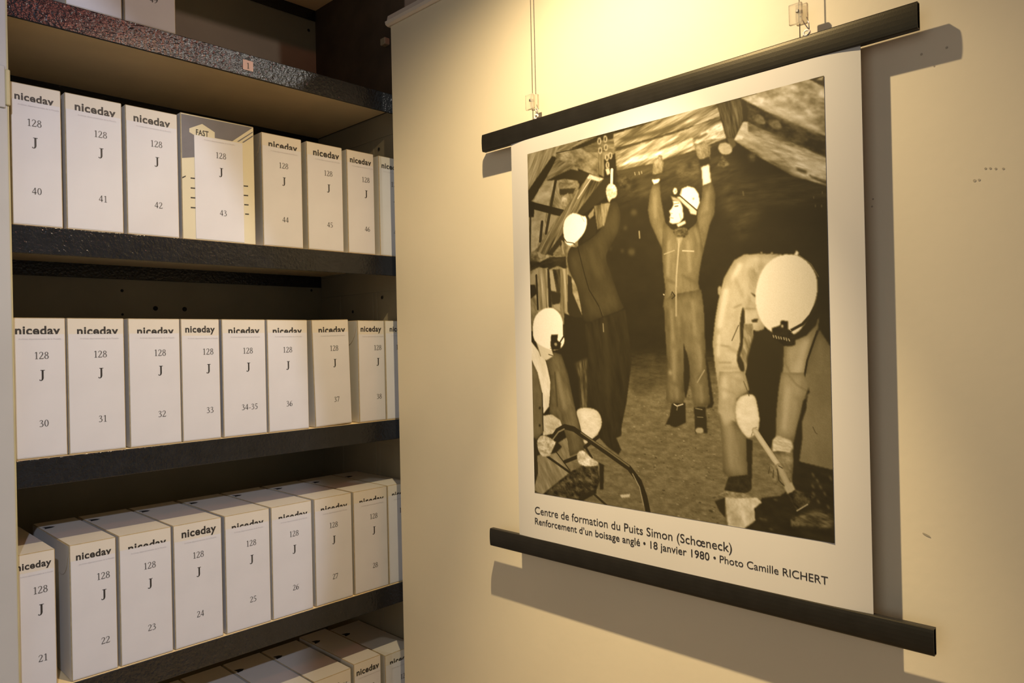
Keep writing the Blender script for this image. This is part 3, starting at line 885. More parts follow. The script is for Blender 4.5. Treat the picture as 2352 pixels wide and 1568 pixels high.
    ('round',175,[(237,5),(249,7),(248,25),(237,22)],{}),
    ('round',50,[(241,9),(245,10),(245,20),(240,20)],{}),
    ('round',175,[(256,4),(267,6),(267,23),(255,21)],{}),
    ('round',50,[(259,8),(263,9),(263,19),(259,18)],{}),
    ('round',175,[(257,25),(268,27),(268,44),(257,42)],{}),
    ('round',50,[(261,29),(265,30),(265,40),(260,39)],{}),
    ('round',175,[(259,50),(271,52),(270,69),(259,67)],{}),
    ('round',50,[(263,54),(267,55),(267,65),(263,64)],{}),
    ('round',175,[(270,47),(281,50),(281,67),(270,64)],{}),
    ('round',50,[(273,52),(278,52),(277,63),(273,62)],{}),
    ('round',175,[(239,29),(251,31),(250,48),(239,46)],{}),
    ('round',50,[(243,33),(247,33),(247,44),(242,43)],{}),
    ('round',175,[(261,69),(272,71),(271,88),(260,86)],{}),
    ('round',50,[(264,73),(268,73),(268,84),(264,83)],{}),
    ('poly',195,[(259,87),(271,86),(274,101),(264,102)],{}),
    ('poly',92,[(561,1),(620,1),(622,45),(612,70),(600,82),(583,78),(573,39)],{'grain':(70,10,80,80),'rim':(10,0.5)}),
    ('poly',38,[(618,3),(629,5),(636,54),(622,51)],{}),
    ('poly',85,[(583,78),(600,82),(604,98),(591,106),(586,89)],{}),
    ('round',178,[(562,90),(572,85),(586,89),(597,105),(591,114),(574,113),(563,103)],{'grain':(20,12,0,30)}),
    ('poly',56,[(630,10),(670,39),(762,100),(795,122),(794,162),(632,55)],{'grain':(26,14,30,75)}),
    ('round',105,[(636,43),(659,42),(674,69),(653,64)],{'grain':(20,14,20,60)}),
    ('round',88,[(674,56),(700,67),(707,89),(679,78)],{'grain':(20,14,20,60)}),
    ('poly',160,[(616,1),(762,-3),(800,20),(797,122),(762,101),(670,41)],{'grain':(34,20,25,110)}),
    ('poly',190,[(670,30),(701,27),(763,76),(788,111),(762,98),(700,60)],{'grain':(40,14,25,60),'soft':6}),
    ('poly',28,[(761,-1),(798,-7),(797,26),(781,15)],{}),
    ('poly',170,[(774,4),(789,1),(788,9)],{}),
    ('poly',166,[(599,87),(621,52),(632,55),(712,107),(794,162),(795,217),(723,183),(646,127)],{'grain':(46,13,26,90),'rim':(9,0.35)}),
    ('poly',208,[(599,87),(621,52),(632,55),(631,78),(617,89)],{'grain':(16,9,26,40)}),
    ('poly',60,[(731,168),(753,179),(753,186),(733,175)],{'soft':2}),
    ('poly',80,[(755,186),(793,207),(793,214),(762,195)],{'grain':(20,6,26,60)}),
    ('poly',96,[(558,134),(571,113),(588,136),(573,140)],{'grain':(12,9,0,60)}),
    ('poly',72,[(461,117),(512,129),(513,151),(460,145)],{'soft':5,'grain':(20,9,0,40)}),
    ('poly',70,[(630,121),(652,125),(643,139),(632,135)],{'soft':4,'grain':(12,9,0,60)}),
    ('line',90,[(765,232),(765,235)],{'w':1.9}),
    ('line',90,[(780,251),(780,254)],{'w':1.9}),
    ('line',90,[(768,249),(768,252)],{'w':1.9}),
    ('line',90,[(782,225),(782,228)],{'w':1.9}),
    ('line',80,[(617,199),(618,206)],{'w':3.2}),
    ('line',120,[(354,251),(355,266)],{'w':4.2}),
    ('round',62,[(332,195),(349,198),(349,212),(331,210)],{'soft':3}),
    ('round',62,[(321,288),(341,290),(341,306),(321,304)],{'soft':3}),
    ('round',62,[(267,279),(274,280),(273,286),(266,285)],{'soft':3}),
    ('round',62,[(300,287),(309,288),(309,296),(300,295)],{'soft':3}),
    ('round',62,[(309,233),(320,234),(319,243),(309,242)],{'soft':3}),
    ('round',56,[(142,262),(164,269),(187,260),(223,246),(250,225),(266,180),(274,169),(292,169),(304,209),(293,247),(264,283),(252,305),(269,340),(286,388),(299,418),(309,431),(247,446),(180,465),(175,424),(162,365),(140,332),(129,294)],{'grain':(60,26,75,12),'rim':(14,0.3)}),
    ('poly',34,[(181,260),(225,243),(229,203),(199,201),(193,231)],{}),
    ('poly',96,[(222,172),(243,171),(253,181),(250,225),(231,231)],{'grain':(40,7,88,50)}),
    ('poly',130,[(243,169),(272,171),(252,225),(247,222)],{'grain':(30,8,85,40)}),
    ('poly',130,[(202,193),(222,176),(221,195),(207,202)],{}),
    ('line',70,[(208,280),(228,342)],{'soft':8,'w':14.4}),
    ('line',40,[(162,367),(200,400)],{'soft':8,'w':5.9}),
    ('line',68,[(195,393),(210,437)],{'soft':8,'w':9.7}),
    ('line',44,[(250,301),(265,344)],{'soft':8,'w':4.7}),
    ('line',68,[(284,191),(286,242)],{'soft':8,'w':8.3}),
    ('line',70,[(153,292),(163,336)],{'soft':8,'w':7.4}),
    ('line',28,[(167,267),(186,334),(200,377),(232,423),(241,447)],{'w':2.9}),
    ('line',74,[(233,421),(243,444)],{'w':1.7}),
    ('round',246,[(144,181),(158,180),(175,186),(184,192),(195,192),(200,208),(193,229),(179,244),(159,256),(142,263),(128,255),(122,238),(120,215),(125,194)],{}),
    ('line',150,[(180,191),(190,206)],{'w':1.2}),
    ('line',45,[(123,241),(131,251),(153,256),(157,259)],{'w':2.3}),
    ('line',222,[(279,92),(277,126)],{'w':7.6}),
    ('round',214,[(258,134),(274,121),(294,137),(292,161),(273,162),(269,173),(262,156)],{'grain':(14,10,0,70)}),
    ('poly',36,[(181,464),(310,432),(317,489),(325,554),(307,655),(291,713),(289,737),(274,743),(289,771),(280,783),(248,767),(224,747),(190,674),(181,543)],{'grain':(60,14,80,14)}),
    ('line',58,[(244,466),(253,561),(252,635)],{'soft':8,'w':10.6}),
    ('poly',30,[(118,433),(181,454),(193,547),(190,674),(147,676),(124,585),(105,535),(114,485)],{}),
    ('poly',74,[(149,562),(188,550),(188,674),(165,676),(165,607)],{'grain':(40,8,85,60),'soft':3}),
    ('line',150,[(242,464),(243,484)],{'w':2.1}),
    ('poly',128,[(505,79),(528,73),(545,88),(542,117),(521,117),(511,104)],{'grain':(16,10,60,60),'rim':(5,0.3)}),
    ('poly',32,[(515,112),(541,111),(542,125),(518,127)],{}),
    ('poly',238,[(520,129),(540,126),(544,168),(523,171)],{'rim':(4,0.3)}),
    ('poly',138,[(396,95),(404,87),(409,96),(411,82),(420,84),(425,103),(421,125),(394,124)],{'grain':(14,9,70,50),'rim':(4,0.25)}),
    ('poly',240,[(392,135),(415,137),(411,144),(399,151)],{}),
    ('poly',110,[(394,147),(413,146),(417,188),(426,237),(431,261),(420,307),(404,275),(384,233),(379,204),(386,165)],{'grain':(40,18,80,20),'rim':(8,0.4)}),
    ('poly',104,[(522,172),(547,166),(554,195),(550,237),(538,259),(521,315),(512,337),(493,275),(506,251),(509,222),(519,198)],{'grain':(40,18,100,22),'rim':(8,0.4)}),
    ('poly',112,[(421,236),(449,259),(486,263),(509,247),(521,311),(511,356),(507,383),(518,437),(414,432),(422,392),(417,348),(415,305)],{'grain':(46,22,85,20),'rim':(12,0.35)}),
    ('round',32,[(468,197),(503,221),(507,247),(493,259),(476,256),(475,226)],{}),
    ('round',34,[(429,233),(455,249),(486,259),(452,261),(435,252)],{}),
    ('round',66,[(443,257),(484,255),(485,280),(452,276)],{'grain':(9,7,0,70)}),
    ('poly',236,[(447,193),(463,192),(471,208),(474,234),(464,244),(445,245),(436,240),(439,232),(437,228),(441,223),(436,215),(444,209),(448,202)],{'rim':(3,0.12)}),
    ('poly',212,[(455,247),(477,241),(479,248),(459,254)],{}),
    ('line',60,[(452,206),(460,206)],{'w':2.5}),
    ('line',110,[(450,200),(463,200)],{'w':1.8}),
    ('line',120,[(440,230),(447,232)],{'w':1.6}),
    ('line',150,[(439,219),(445,221)],{'w':1.4}),
    ('line',185,[(463,224),(467,237)],{'w':2.0}),
    ('poly',243,[(465,182),(471,169),(486,166),(502,172),(512,186),(515,206),(507,222),(485,202)],{}),
    ('line',150,[(471,171),(468,182)],{'w':1.8}),
    ('round',120,[(497,193),(502,194),(501,198),(497,197)],{}),
    ('poly',205,[(456,185),(467,185),(507,224),(505,232),(496,226),(470,200)],{}),
    ('line',45,[(463,182),(507,222)],{'w':2.5}),
    ('poly',160,[(441,180),(463,190),(470,199),(446,192)],{'rim':(2,0.3)}),
    ('round',238,[(449,164),(458,165),(459,177),(453,180),(448,174)],{}),
    ('round',150,[(452,169),(456,169),(456,176),(452,175)],{}),
    ('poly',205,[(487,218),(491,228),(505,232),(506,226)],{}),
    ('poly',146,[(454,277),(471,278),(460,302)],{}),
    ('line',136,[(434,285),(430,360)],{'soft':4,'w':7.9}),
    ('line',138,[(483,290),(486,354)],{'soft':4,'w':9.0}),
    ('line',88,[(427,263),(424,306)],{'soft':4,'w':3.7}),
    ('line',88,[(502,276),(503,324)],{'soft':4,'w':4.0}),
    ('line',86,[(467,363),(500,382)],{'soft':4,'w':4.5}),
    ('line',84,[(427,371),(447,379)],{'soft':4,'w':4.2}),
    ('line',132,[(399,176),(399,224)],{'soft':4,'w':6.2}),
    ('line',86,[(411,208),(420,253)],{'soft':4,'w':3.3}),
    ('line',132,[(534,188),(531,225)],{'soft':4,'w':5.7}),
    ('line',86,[(517,236),(538,234)],{'soft':4,'w':3.1}),
    ('line',86,[(514,264),(525,282)],{'soft':4,'w':3.1}),
    ('line',130,[(502,263),(511,293)],{'soft':4,'w':4.4}),
    ('line',162,[(461,282),(458,311),(452,362),(448,435)],{'w':3.9}),
    ('line',160,[(421,311),(448,305)],{'w':2.1}),
    ('line',180,[(469,308),(497,312)],{'w':2.9}),
    ('poly',106,[(417,419),(438,405),(514,398),(519,444),(522,566),(528,639),(528,654),(489,657),(480,591),(467,514),(464,649),(430,652),(417,646),(423,567),(419,490)],{'grain':(50,22,85,24),'rim':(12,0.35)}),
    ('line',150,[(450,390),(449,453)],{'w':4.3}),
    ('line',86,[(463,456),(465,497)],{'soft':4,'w':4.3}),
    ('line',132,[(492,423),(496,497)],{'soft':4,'w':6.8}),
    ('line',134,[(437,440),(439,506)],{'soft':4,'w':6.0}),
    ('line',84,[(427,496),(428,552)],{'soft':4,'w':4.9}),
    ('line',88,[(456,531),(454,617)],{'soft':4,'w':3.8}),
    ('line',136,[(441,531),(441,597)],{'soft':4,'w':6.5}),
    ('line',138,[(505,522),(510,581)],{'soft':4,'w':5.7}),
    ('line',84,[(519,551),(508,591)],{'soft':4,'w':3.1}),
    ('line',84,[(499,598),(521,581)],{'soft':4,'w':3.1}),
    ('line',90,[(434,607),(459,612)],{'soft':4,'w':3.8}),
    ('line',130,[(445,617),(447,642)],{'soft':4,'w':5.4}),
    ('line',132,[(507,610),(509,645)],{'soft':4,'w':6.2}),
    ('line',84,[(488,616),(490,645)],{'soft':4,'w':3.7}),
    ('line',84,[(471,467),(467,512)],{'soft':4,'w':3.7}),
    ('round',36,[(467,512),(483,571),(477,616),(464,653)],{}),
    ('poly',34,[(519,532),(527,566),(538,648),(533,658),(518,660),(528,649),(528,634)],{}),
    ('line',150,[(517,576),(499,603)],{'w':2.6}),
    ('round',165,[(425,577),(436,579),(434,588),(427,587)],{'soft':3}),
    ('line',34,[(440,399),(447,408)],{'w':2.4}),
    ('line',34,[(447,408),(439,414)],{'w':2.4}),
    ('line',34,[(440,399),(437,405)],{'w':2.2}),
    ('line',220,[(417,403),(418,404)],{'w':2.5}),
    ('poly',36,[(432,652),(467,650),(468,694),(443,706),(413,704),(426,681)],{}),
    ('line',205,[(438,654),(446,658),(461,653)],{'w':2.4}),
    ('line',120,[(447,660),(445,667)],{'w':2.2}),
    ('round',120,[(414,701),(428,702),(428,707),(415,706)],{}),
    ('poly',38,[(489,658),(518,656),(521,714),(491,717)],{}),
    ('line',140,[(493,661),(509,663)],{'w':1.8}),
    ('line',120,[(497,680),(511,680)],{'w':1.6}),
    ('round',160,[(492,704),(510,702),(513,715),(492,717)],{}),
    ('poly',112,[(771,494),(794,533),(793,622),(743,624),(737,590),(744,554),(759,515)],{'grain':(60,30,85,14),'rim':(10,0.25)}),
    ('poly',114,[(744,625),(739,581),(798,580),(794,768),(723,757),(731,707),(729,690),(739,656)],{'grain':(70,34,90,12)}),
    ('line',60,[(753,686),(758,697),(761,699)],{'w':1.3}),
    ('poly',38,[(639,488),(674,495),(699,524),(696,565),(686,626),(618,628),(615,582),(630,515)],{}),
    ('poly',40,[(620,585),(686,584),(693,672),(669,718),(642,675),(634,621)],{}),
    ('round',58,[(655,555),(681,544),(689,571),(671,606),(654,602)],{'soft':8,'grain':(20,12,0,30)}),
    ('round',150,[(553,397),(560,392),(564,402),(561,414),(554,414)],{}),
    ('poly',186,[(616,331),(652,333),(697,338),(697,402),(662,441),(657,490),(639,494),(632,489),(635,509),(629,519),(613,583),(621,617),(598,629),(552,631),(543,570),(538,518),(545,468),(554,425),(569,376),(593,341)],{'grain':(40,24,100,16),'rim':(14,0.25)}),
    ('poly',160,[(624,361),(664,350),(646,384),(639,423),(640,452),(613,451),(628,410)],{'soft':6,'grain':(26,10,70,30)}),
    ('round',44,[(610,436),(616,456),(609,521),(613,583),(601,578),(592,546),(604,519),(602,480)],{}),
    ('poly',40,[(629,412),(641,419),(639,423)],{}),
    ('poly',46,[(629,469),(644,467),(642,475),(631,475)],{}),
    ('poly',140,[(613,477),(633,477),(630,511),(615,572),(602,544),(610,519)],{'grain':(30,8,70,50)}),
    ('line',120,[(547,520),(577,525)],{'soft':2,'w':2.0}),
    ('line',120,[(553,559),(581,559)],{'soft':2,'w':2.0}),
    ('line',120,[(555,581),(592,585)],{'soft':2,'w':2.0}),
    ('line',120,[(591,442),(608,436)],{'soft':2,'w':2.0}),
    ('line',120,[(613,445),(638,447)],{'soft':2,'w':2.0}),
    ('line',120,[(610,487),(630,488)],{'soft':2,'w':2.0}),
    ('line',60,[(584,512),(600,480)],{'w':1.8}),
    ('line',206,[(573,406),(557,479)],{'soft':4,'w':13.5}),
    ('line',208,[(606,353),(592,378)],{'soft':4,'w':11.0}),
    ('line',150,[(594,378),(612,421)],{'soft':4,'w':3.5}),
    ('line',150,[(629,362),(629,406)],{'soft':4,'w':3.0}),
    ('line',206,[(554,501),(551,544)],{'soft':4,'w':6.8}),
    ('line',140,[(577,527),(598,538)],{'soft':4,'w':3.1}),
    ('line',196,[(570,540),(593,546)],{'soft':4,'w':4.9}),
    ('line',138,[(560,570),(597,572)],{'soft':4,'w':2.7}),
    ('line',196,[(569,596),(601,597)],{'soft':4,'w':4.4}),
    ('line',140,[(601,582),(614,603)],{'soft':4,'w':2.6}),
    ('line',150,[(651,336),(655,364)],{'soft':4,'w':3.0}),
    ('line',196,[(634,343),(647,344)],{'soft':4,'w':5.2}),
    ('line',110,[(615,493),(630,500)],{'soft':4,'w':2.2}),
    ('line',110,[(610,519),(625,525)],{'soft':4,'w':2.2}),
    ('poly',158,[(721,514),(744,505),(764,485),(771,462),(767,495),(758,514),(749,540),(737,589),(744,624),(685,626),(696,565),(698,526)],{'grain':(50,24,100,16),'rim':(10,0.28)}),
    ('line',178,[(744,516),(724,584)],{'soft':5,'w':8.0}),
    ('line',120,[(754,507),(762,493)],{'soft':5,'w':3.2}),
    ('line',128,[(702,540),(701,605)],{'soft':5,'w':2.9}),
    ('line',105,[(701,528),(700,560),(714,589),(738,604)],{'soft':2,'w':2.0}),
    ('line',30,[(766,497),(754,530),(745,554),(738,588)],{'w':4.0}),
    ('line',30,[(716,510),(744,495),(767,466)],{'w':9.2}),
    ('round',226,[(690,340),(723,340),(747,354),(765,380),(770,409),(763,442),(747,475),(726,501),(703,506),(678,500),(657,485),(643,457),(638,419),(648,380),(664,356)],{'to':(646,398,770,426,205)}),
    ('line',34,[(711,495),(737,482),(753,465),(765,444)],{'w':6.0}),
    ('poly',28,[(693,473),(708,475),(707,490),(721,504),(722,523),(711,526),(697,524),(673,504),(674,488),(691,483)],{'grain':(12,8,0,20)}),
    ('line',165,[(676,503),(677,507)],{'w':2.1}),
    ('line',165,[(681,504),(683,509)],{'w':2.1}),
    ('line',165,[(687,506),(688,510)],{'w':2.1}),
    ('line',165,[(692,507),(693,511)],{'w':2.1}),
    ('line',165,[(698,508),(699,512)],{'w':2.1}),
    ('line',165,[(703,509),(704,514)],{'w':2.1}),
    ('line',165,[(708,511),(710,515)],{'w':2.0}),
    ('round',190,[(692,483),(697,481),(699,486),(694,488)],{}),
    ('line',180,[(711,492),(713,494)],{'w':1.6}),
    ('poly',216,[(723,342),(728,334),(733,338),(730,346)],{}),
    ('line',110,[(732,343),(757,364),(771,390)],{'w':1.4}),
    ('round',150,[(653,329),(657,330),(657,334),(653,333)],{}),
    ('round',150,[(675,332),(680,333),(680,337),(675,337)],{}),
    ('poly',168,[(552,579),(610,578),(620,616),(592,636),(588,690),(564,697),(548,666)],{'grain':(36,22,90,20),'rim':(8,0.22)}),
    ('line',90,[(609,599),(618,622)],{'w':1.9}),
    ('line',190,[(566,595),(563,634)],{'soft':4,'w':7.5}),
    ('line',140,[(558,615),(589,626)],{'soft':4,'w':3.0}),
    ('line',140,[(577,590),(607,599)],{'soft':4,'w':3.0}),
    ('poly',126,[(549,668),(587,685),(609,716),(611,768),(613,799),(572,807),(556,795),(556,730)],{'grain':(70,24,85,20),'rim':(10,0.35)}),
    ('line',150,[(574,700),(575,781)],{'soft':6,'w':10.9}),
    ('line',98,[(599,717),(603,787)],{'soft':6,'w':4.9}),
    ('line',96,[(561,754),(567,791)],{'soft':6,'w':4.0}),
    ('poly',172,[(548,664),(586,664),(582,685),(564,696),(559,689)],{'soft':5}),
    ('poly',36,[(611,719),(626,722),(621,825),(607,834),(613,798)],{}),
    ('poly',34,[(660,642),(672,653),(676,711),(670,721),(663,742),(639,700),(642,677),(636,631)],{}),
    ('poly',36,[(636,492),(691,544),(681,691),(670,721),(650,700),(641,668),(636,635),(622,603),(617,551)],{'soft':2}),
    ('poly',40,[(569,805),(618,795),(619,829),(596,840),(558,835)],{'grain':(10,8,0,20)}),
    ('poly',30,[(711,760),(723,757),(795,768),(791,914),(601,913),(625,894),(626,864),(644,841),(684,831),(708,808)],{'grain':(30,12,10,16)}),
    ('round',74,[(725,859),(761,847),(791,856),(790,880),(738,890),(715,880)],{'grain':(26,10,5,90),'soft':4}),
    ('round',80,[(703,873),(723,868),(722,890),(704,893)],{'grain':(12,8,0,90),'soft':2}),
    ('line',120,[(750,778),(753,784)],{'soft':2,'w':2.6}),
    ('line',120,[(749,801),(752,806)],{'soft':2,'w':2.6}),
    ('line',120,[(758,789),(761,794)],{'soft':2,'w':2.6}),
    ('line',120,[(764,801),(767,806)],{'soft':2,'w':2.6}),
    ('line',120,[(772,813),(775,818)],{'soft':2,'w':2.6}),
    ('line',120,[(759,830),(762,835)],{'soft':2,'w':2.6}),
    ('line',120,[(778,838),(781,843)],{'soft':2,'w':2.6}),
    ('line',120,[(750,816),(753,821)],{'soft':2,'w':2.6}),
    ('line',120,[(784,781),(787,787)],{'soft':2,'w':2.6}),
    ('line',110,[(638,883),(644,885)],{'soft':2,'w':2.4}),
    ('line',110,[(647,884),(653,885)],{'soft':2,'w':2.4}),
    ('line',110,[(659,902),(665,903)],{'soft':2,'w':2.3}),
    ('line',110,[(670,840),(676,841)],{'soft':2,'w':2.3}),
    ('round',128,[(537,855),(558,834),(579,837),(607,836),(631,841),(560,854)],{'grain':(14,7,0,80)}),
    ('poly',40,[(535,862),(559,850),(560,895),(546,882)],{}),
    ('poly',196,[(560,851),(596,847),(633,841),(643,850),(626,865),(628,889),(605,908),(602,914),(565,913)],{'grain':(26,20,80,50)}),
    ('line',40,[(522,884),(528,885)],{'soft':2,'w':4.1}),
    ('round',214,[(590,636),(619,624),(634,628),(639,652),(643,677),(639,702),(622,718),(609,716),(587,683)],{'grain':(26,12,0,18),'rim':(5,0.15)}),
    ('line',70,[(619,623),(620,629)],{'w':1.7}),
    ('line',110,[(623,713),(630,696),(636,694)],{'w':1.4}),
    ('poly',150,[(691,579),(737,579),(748,605),(744,625),(735,636),(727,672),(714,716),(677,712),(679,659),(685,611)],{'grain':(60,24,95,16),'rim':(10,0.3)}),
    ('line',100,[(706,583),(722,603),(744,616)],{'soft':2,'w':1.8}),
    ('line',172,[(705,610),(694,692)],{'soft':5,'w':9.1}),
    ('line',112,[(731,596),(741,614)],{'soft':5,'w':3.1}),
    ('line',112,[(717,628),(730,634)],{'soft':5,'w':3.1}),
    ('line',116,[(688,652),(682,702)],{'soft':5,'w':3.7}),
    ('poly',34,[(747,607),(748,618),(739,629),(741,649),(732,676),(732,707),(724,758),(711,763),(713,722),(723,681),(736,636)],{}),
    ('poly',188,[(670,717),(680,708),(709,716),(712,729),(705,742),(669,742)],{'grain':(20,7,15,40)}),
    ('round',136,[(667,740),(705,740),(713,753),(709,785),(695,810),(683,802),(669,758)],{'grain':(20,14,30,50),'rim':(7,0.3)}),
    ('line',196,[(631,701),(681,770)],{'rim':(4,0.25),'w':12.2}),
    ('line',168,[(682,772),(704,815)],{'rim':(4,0.25),'w':14.2}),
    ('line',30,[(681,770),(689,774)],{'w':1.6}),
    ('round',128,[(655,768),(667,762),(680,775),(682,795),(675,812),(668,803),(657,784)],{'grain':(14,9,60,60),'rim':(5,0.35)}),
    ('line',60,[(662,774),(659,788)],{'w':1.6}),
    ('line',60,[(670,780),(669,796)],{'w':1.6}),
    ('line',50,[(678,777),(681,800),(692,810)],{'w':1.8}),
    ('poly',168,[(691,811),(708,800),(715,815),(698,826)],{}),
    ('poly',52,[(700,826),(717,814),(753,824),(739,842),(718,857),(705,838)],{'grain':(12,8,40,60)}),
    ('line',175,[(717,857),(739,841)],{'w':2.0}),
    ('poly',40,[(-2,724),(21,762),(13,867),(-3,860)],{}),
    ('poly',138,[(12,811),(120,751),(126,804),(138,834),(28,912),(-4,903),(14,855)],{'grain':(50,12,60,40)}),
    ('poly',200,[(33,702),(99,690),(102,723),(74,746),(35,755)],{'grain':(20,12,40,40)}),
    ('round',224,[(147,679),(185,672),(221,678),(234,704),(225,730),(203,750),(174,762),(160,714)],{'grain':(20,12,0,22),'rim':(8,0.12)}),
    ('poly',226,[(-1,504),(48,551),(55,570),(67,617),(58,677),(38,697),(34,642),(0,555)],{'grain':(40,12,75,20)}),
    ('poly',104,[(-2,551),(20,587),(34,638),(36,745),(10,767),(-2,760)],{'grain':(40,20,85,18),'rim':(6,0.3)}),
    ('poly',98,[(52,555),(79,533),(105,539),(125,585),(143,661),(161,725),(174,769),(172,783),(126,801),(120,762),(96,710),(59,692),(66,602)],{'grain':(44,18,72,26),'rim':(10,0.35)}),
    ('line',140,[(90,586),(112,678)],{'soft':7,'w':11.6}),
    ('line',56,[(81,586),(87,675)],{'soft':2,'w':3.6}),
    ('line',40,[(35,642),(36,741)],{'w':3.2}),
    ('round',30,[(22,678),(29,678),(28,684),(21,685)],{}),
    ('round',30,[(20,725),(27,725),(27,731),(20,732)],{}),
    ('poly',205,[(16,501),(72,525),(78,543),(52,555),(32,543)],{}),
    ('line',120,[(18,507),(32,543)],{'w':2.8}),
    ('line',90,[(61,539),(77,543)],{'w':2.7}),
    ('round',240,[(6,458),(17,434),(46,417),(78,416),(103,432),(114,458),(111,489),(119,504),(106,524),(72,530),(22,511),(6,496)],{}),
    ('line',150,[(67,523),(105,521)],{'w':2.2}),
    ('line',40,[(101,508),(117,489),(118,469)],{'w':4.4}),
    ('poly',28,[(71,488),(95,487),(92,502),(105,511),(101,526),(73,528),(68,515)],{}),
    ('round',150,[(80,509),(91,508),(91,517),(82,517)],{}),
    ('poly',34,[(220,808),(235,812),(232,873),(221,875)],{}),
    ('poly',62,[(23,915),(128,840),(182,812),(216,818),(221,854),(206,884),(160,913)],{'grain':(16,10,20,80),'rim':(8,0.3)}),
    ('poly',34,[(151,901),(209,874),(209,886),(160,913)],{}),
    ('line',34,[(47,808),(128,844)],{'w':6.7}),
    ('line',40,[(157,862),(240,911)],{'w':5.9}),
    ('line',50,[(81,795),(125,837)],{'w':3.5}),
    ('line',34,[(108,817),(151,800)],{'w':9.6}),
    ('line',34,[(176,773),(221,743)],{'w':9.3}),
    ('line',34,[(178,773),(197,798)],{'w':6.8}),
    ('line',34,[(63,765),(86,738),(111,726),(141,730),(188,753),(248,782),(310,812),(339,841),(353,874),(362,912)],{'w':14.1}),
    ('line',132,[(68,763),(89,741),(109,732)],{'w':3.6}),
    ('line',112,[(165,738),(248,777),(310,808)],{'w':3.7}),
    ('line',150,[(320,825),(339,855),(349,896)],{'w':2.7}),
    ('line',120,[(79,773),(91,788)],{'w':13.4}),
    ('round',196,[(9,771),(32,749),(79,765),(86,788),(47,812),(20,806)],{'grain':(12,9,0,70)}),
    ('poly',30,[(82,765),(100,779),(81,795),(60,802)],{}),
    ('round',208,[(146,795),(168,778),(192,798),(221,808),(210,819),(157,823)],{'grain':(12,9,0,60)}),
    ('poly',196,[(281,880),(312,874),(309,882),(286,887)],{}),
    ('round',205,[(169,755),(188,757),(178,767)],{}),
]
tones = paint_print(OPS)
VY0, VY1, VZ0, VZ1 = py(1.3360), py(0.5528), pz(2.1037), pz(1.2003)
jj, ii = np.mgrid[0:GY, 0:GX]
Yg = VY0 + (VY1 - VY0) * ii / (GX - 1)
Zg = VZ0 + (VZ1 - VZ0) * jj / (GY - 1)
Ug = np.clip((Yg - py(0.4845)) / (py(1.4005) - py(0.4845)), 0, 1)
Xg = PP - 0.0012 * np.sin(np.pi * Ug) - 0.0004
co = np.stack([Xg - poster.location.x, Yg - poster.location.y, Zg - poster.location.z], -1).reshape(-1, 3).astype(np.float32)
me = bpy.data.meshes.new('printed_photograph')
nv = GX * GY
me.vertices.add(nv)
me.vertices.foreach_set('co', co.ravel())
a = (jj[:-1, :-1] * GX + ii[:-1, :-1]).ravel()
quads = np.stack([a, a + GX, a + GX + 1, a + 1], -1).astype(np.int32)
nf = len(quads)
me.loops.add(nf * 4)
me.loops.foreach_set('vertex_index', quads.ravel())
me.polygons.add(nf)
me.polygons.foreach_set('loop_start', np.arange(nf, dtype=np.int32) * 4)
me.update(calc_edges=True)
att = me.color_attributes.new('print_tone', 'FLOAT_COLOR', 'POINT')
t01 = tones / 255.0
linear = np.where(t01 <= 0.04045, t01 / 12.92, ((t01 + 0.055) / 1.055) ** 2.4) * 0.70 + 0.006
lev = np.clip(linear / 0.70, 0, 1)
# warm-toned print: brown shadows, near-neutral whites
rgba = np.stack([linear, linear * (0.74 + 0.21 * lev ** 0.5), linear * (0.24 + 0.62 * lev ** 0.7), np.ones_like(linear)], -1).astype(np.float32)
att.data.foreach_set('color', rgba.reshape(-1))
pm = material('printed_photo_ink', (0.5, 0.5, 0.5, 1), 0.45)
pm.node_tree.nodes['Principled BSDF'].inputs['Specular Tint'].default_value = (1.0, 0.82, 0.5, 1)
an = pm.node_tree.nodes.new('ShaderNodeVertexColor')
an.layer_name = 'print_tone'
pm.node_tree.links.new(an.outputs['Color'], pm.node_tree.nodes['Principled BSDF'].inputs['Base Color'])
link('printed_photograph', me, sheet, [pm])

def caption(name, body, y0, y1, z, weight):
    v, f = fit(text_shape(body, weight), 0.0, py(y0) - py(y1), 0.0)
    V = []
    for a, b in v:
        y = py(y0) - a
        V.append(loc(PP - bow(y, 0) - 0.0004, y, pz(z) + b))
    return link(name, mesh_from(name, V, f), sheet, [M['ink']])
caption('caption_line', 'Centre de formation du Puits Simon (Schœneck)', 1.3370, 0.7679, 1.1440, 0.004)
caption('caption_line', 'Renforcement d’un boisage anglé • 18 janvier 1980', 1.3375, 0.8215, 1.1165, 0.010)
caption('caption_line', '• Photo Camille RICHERT', 0.8120, 0.5671, 1.1170, 0.002)

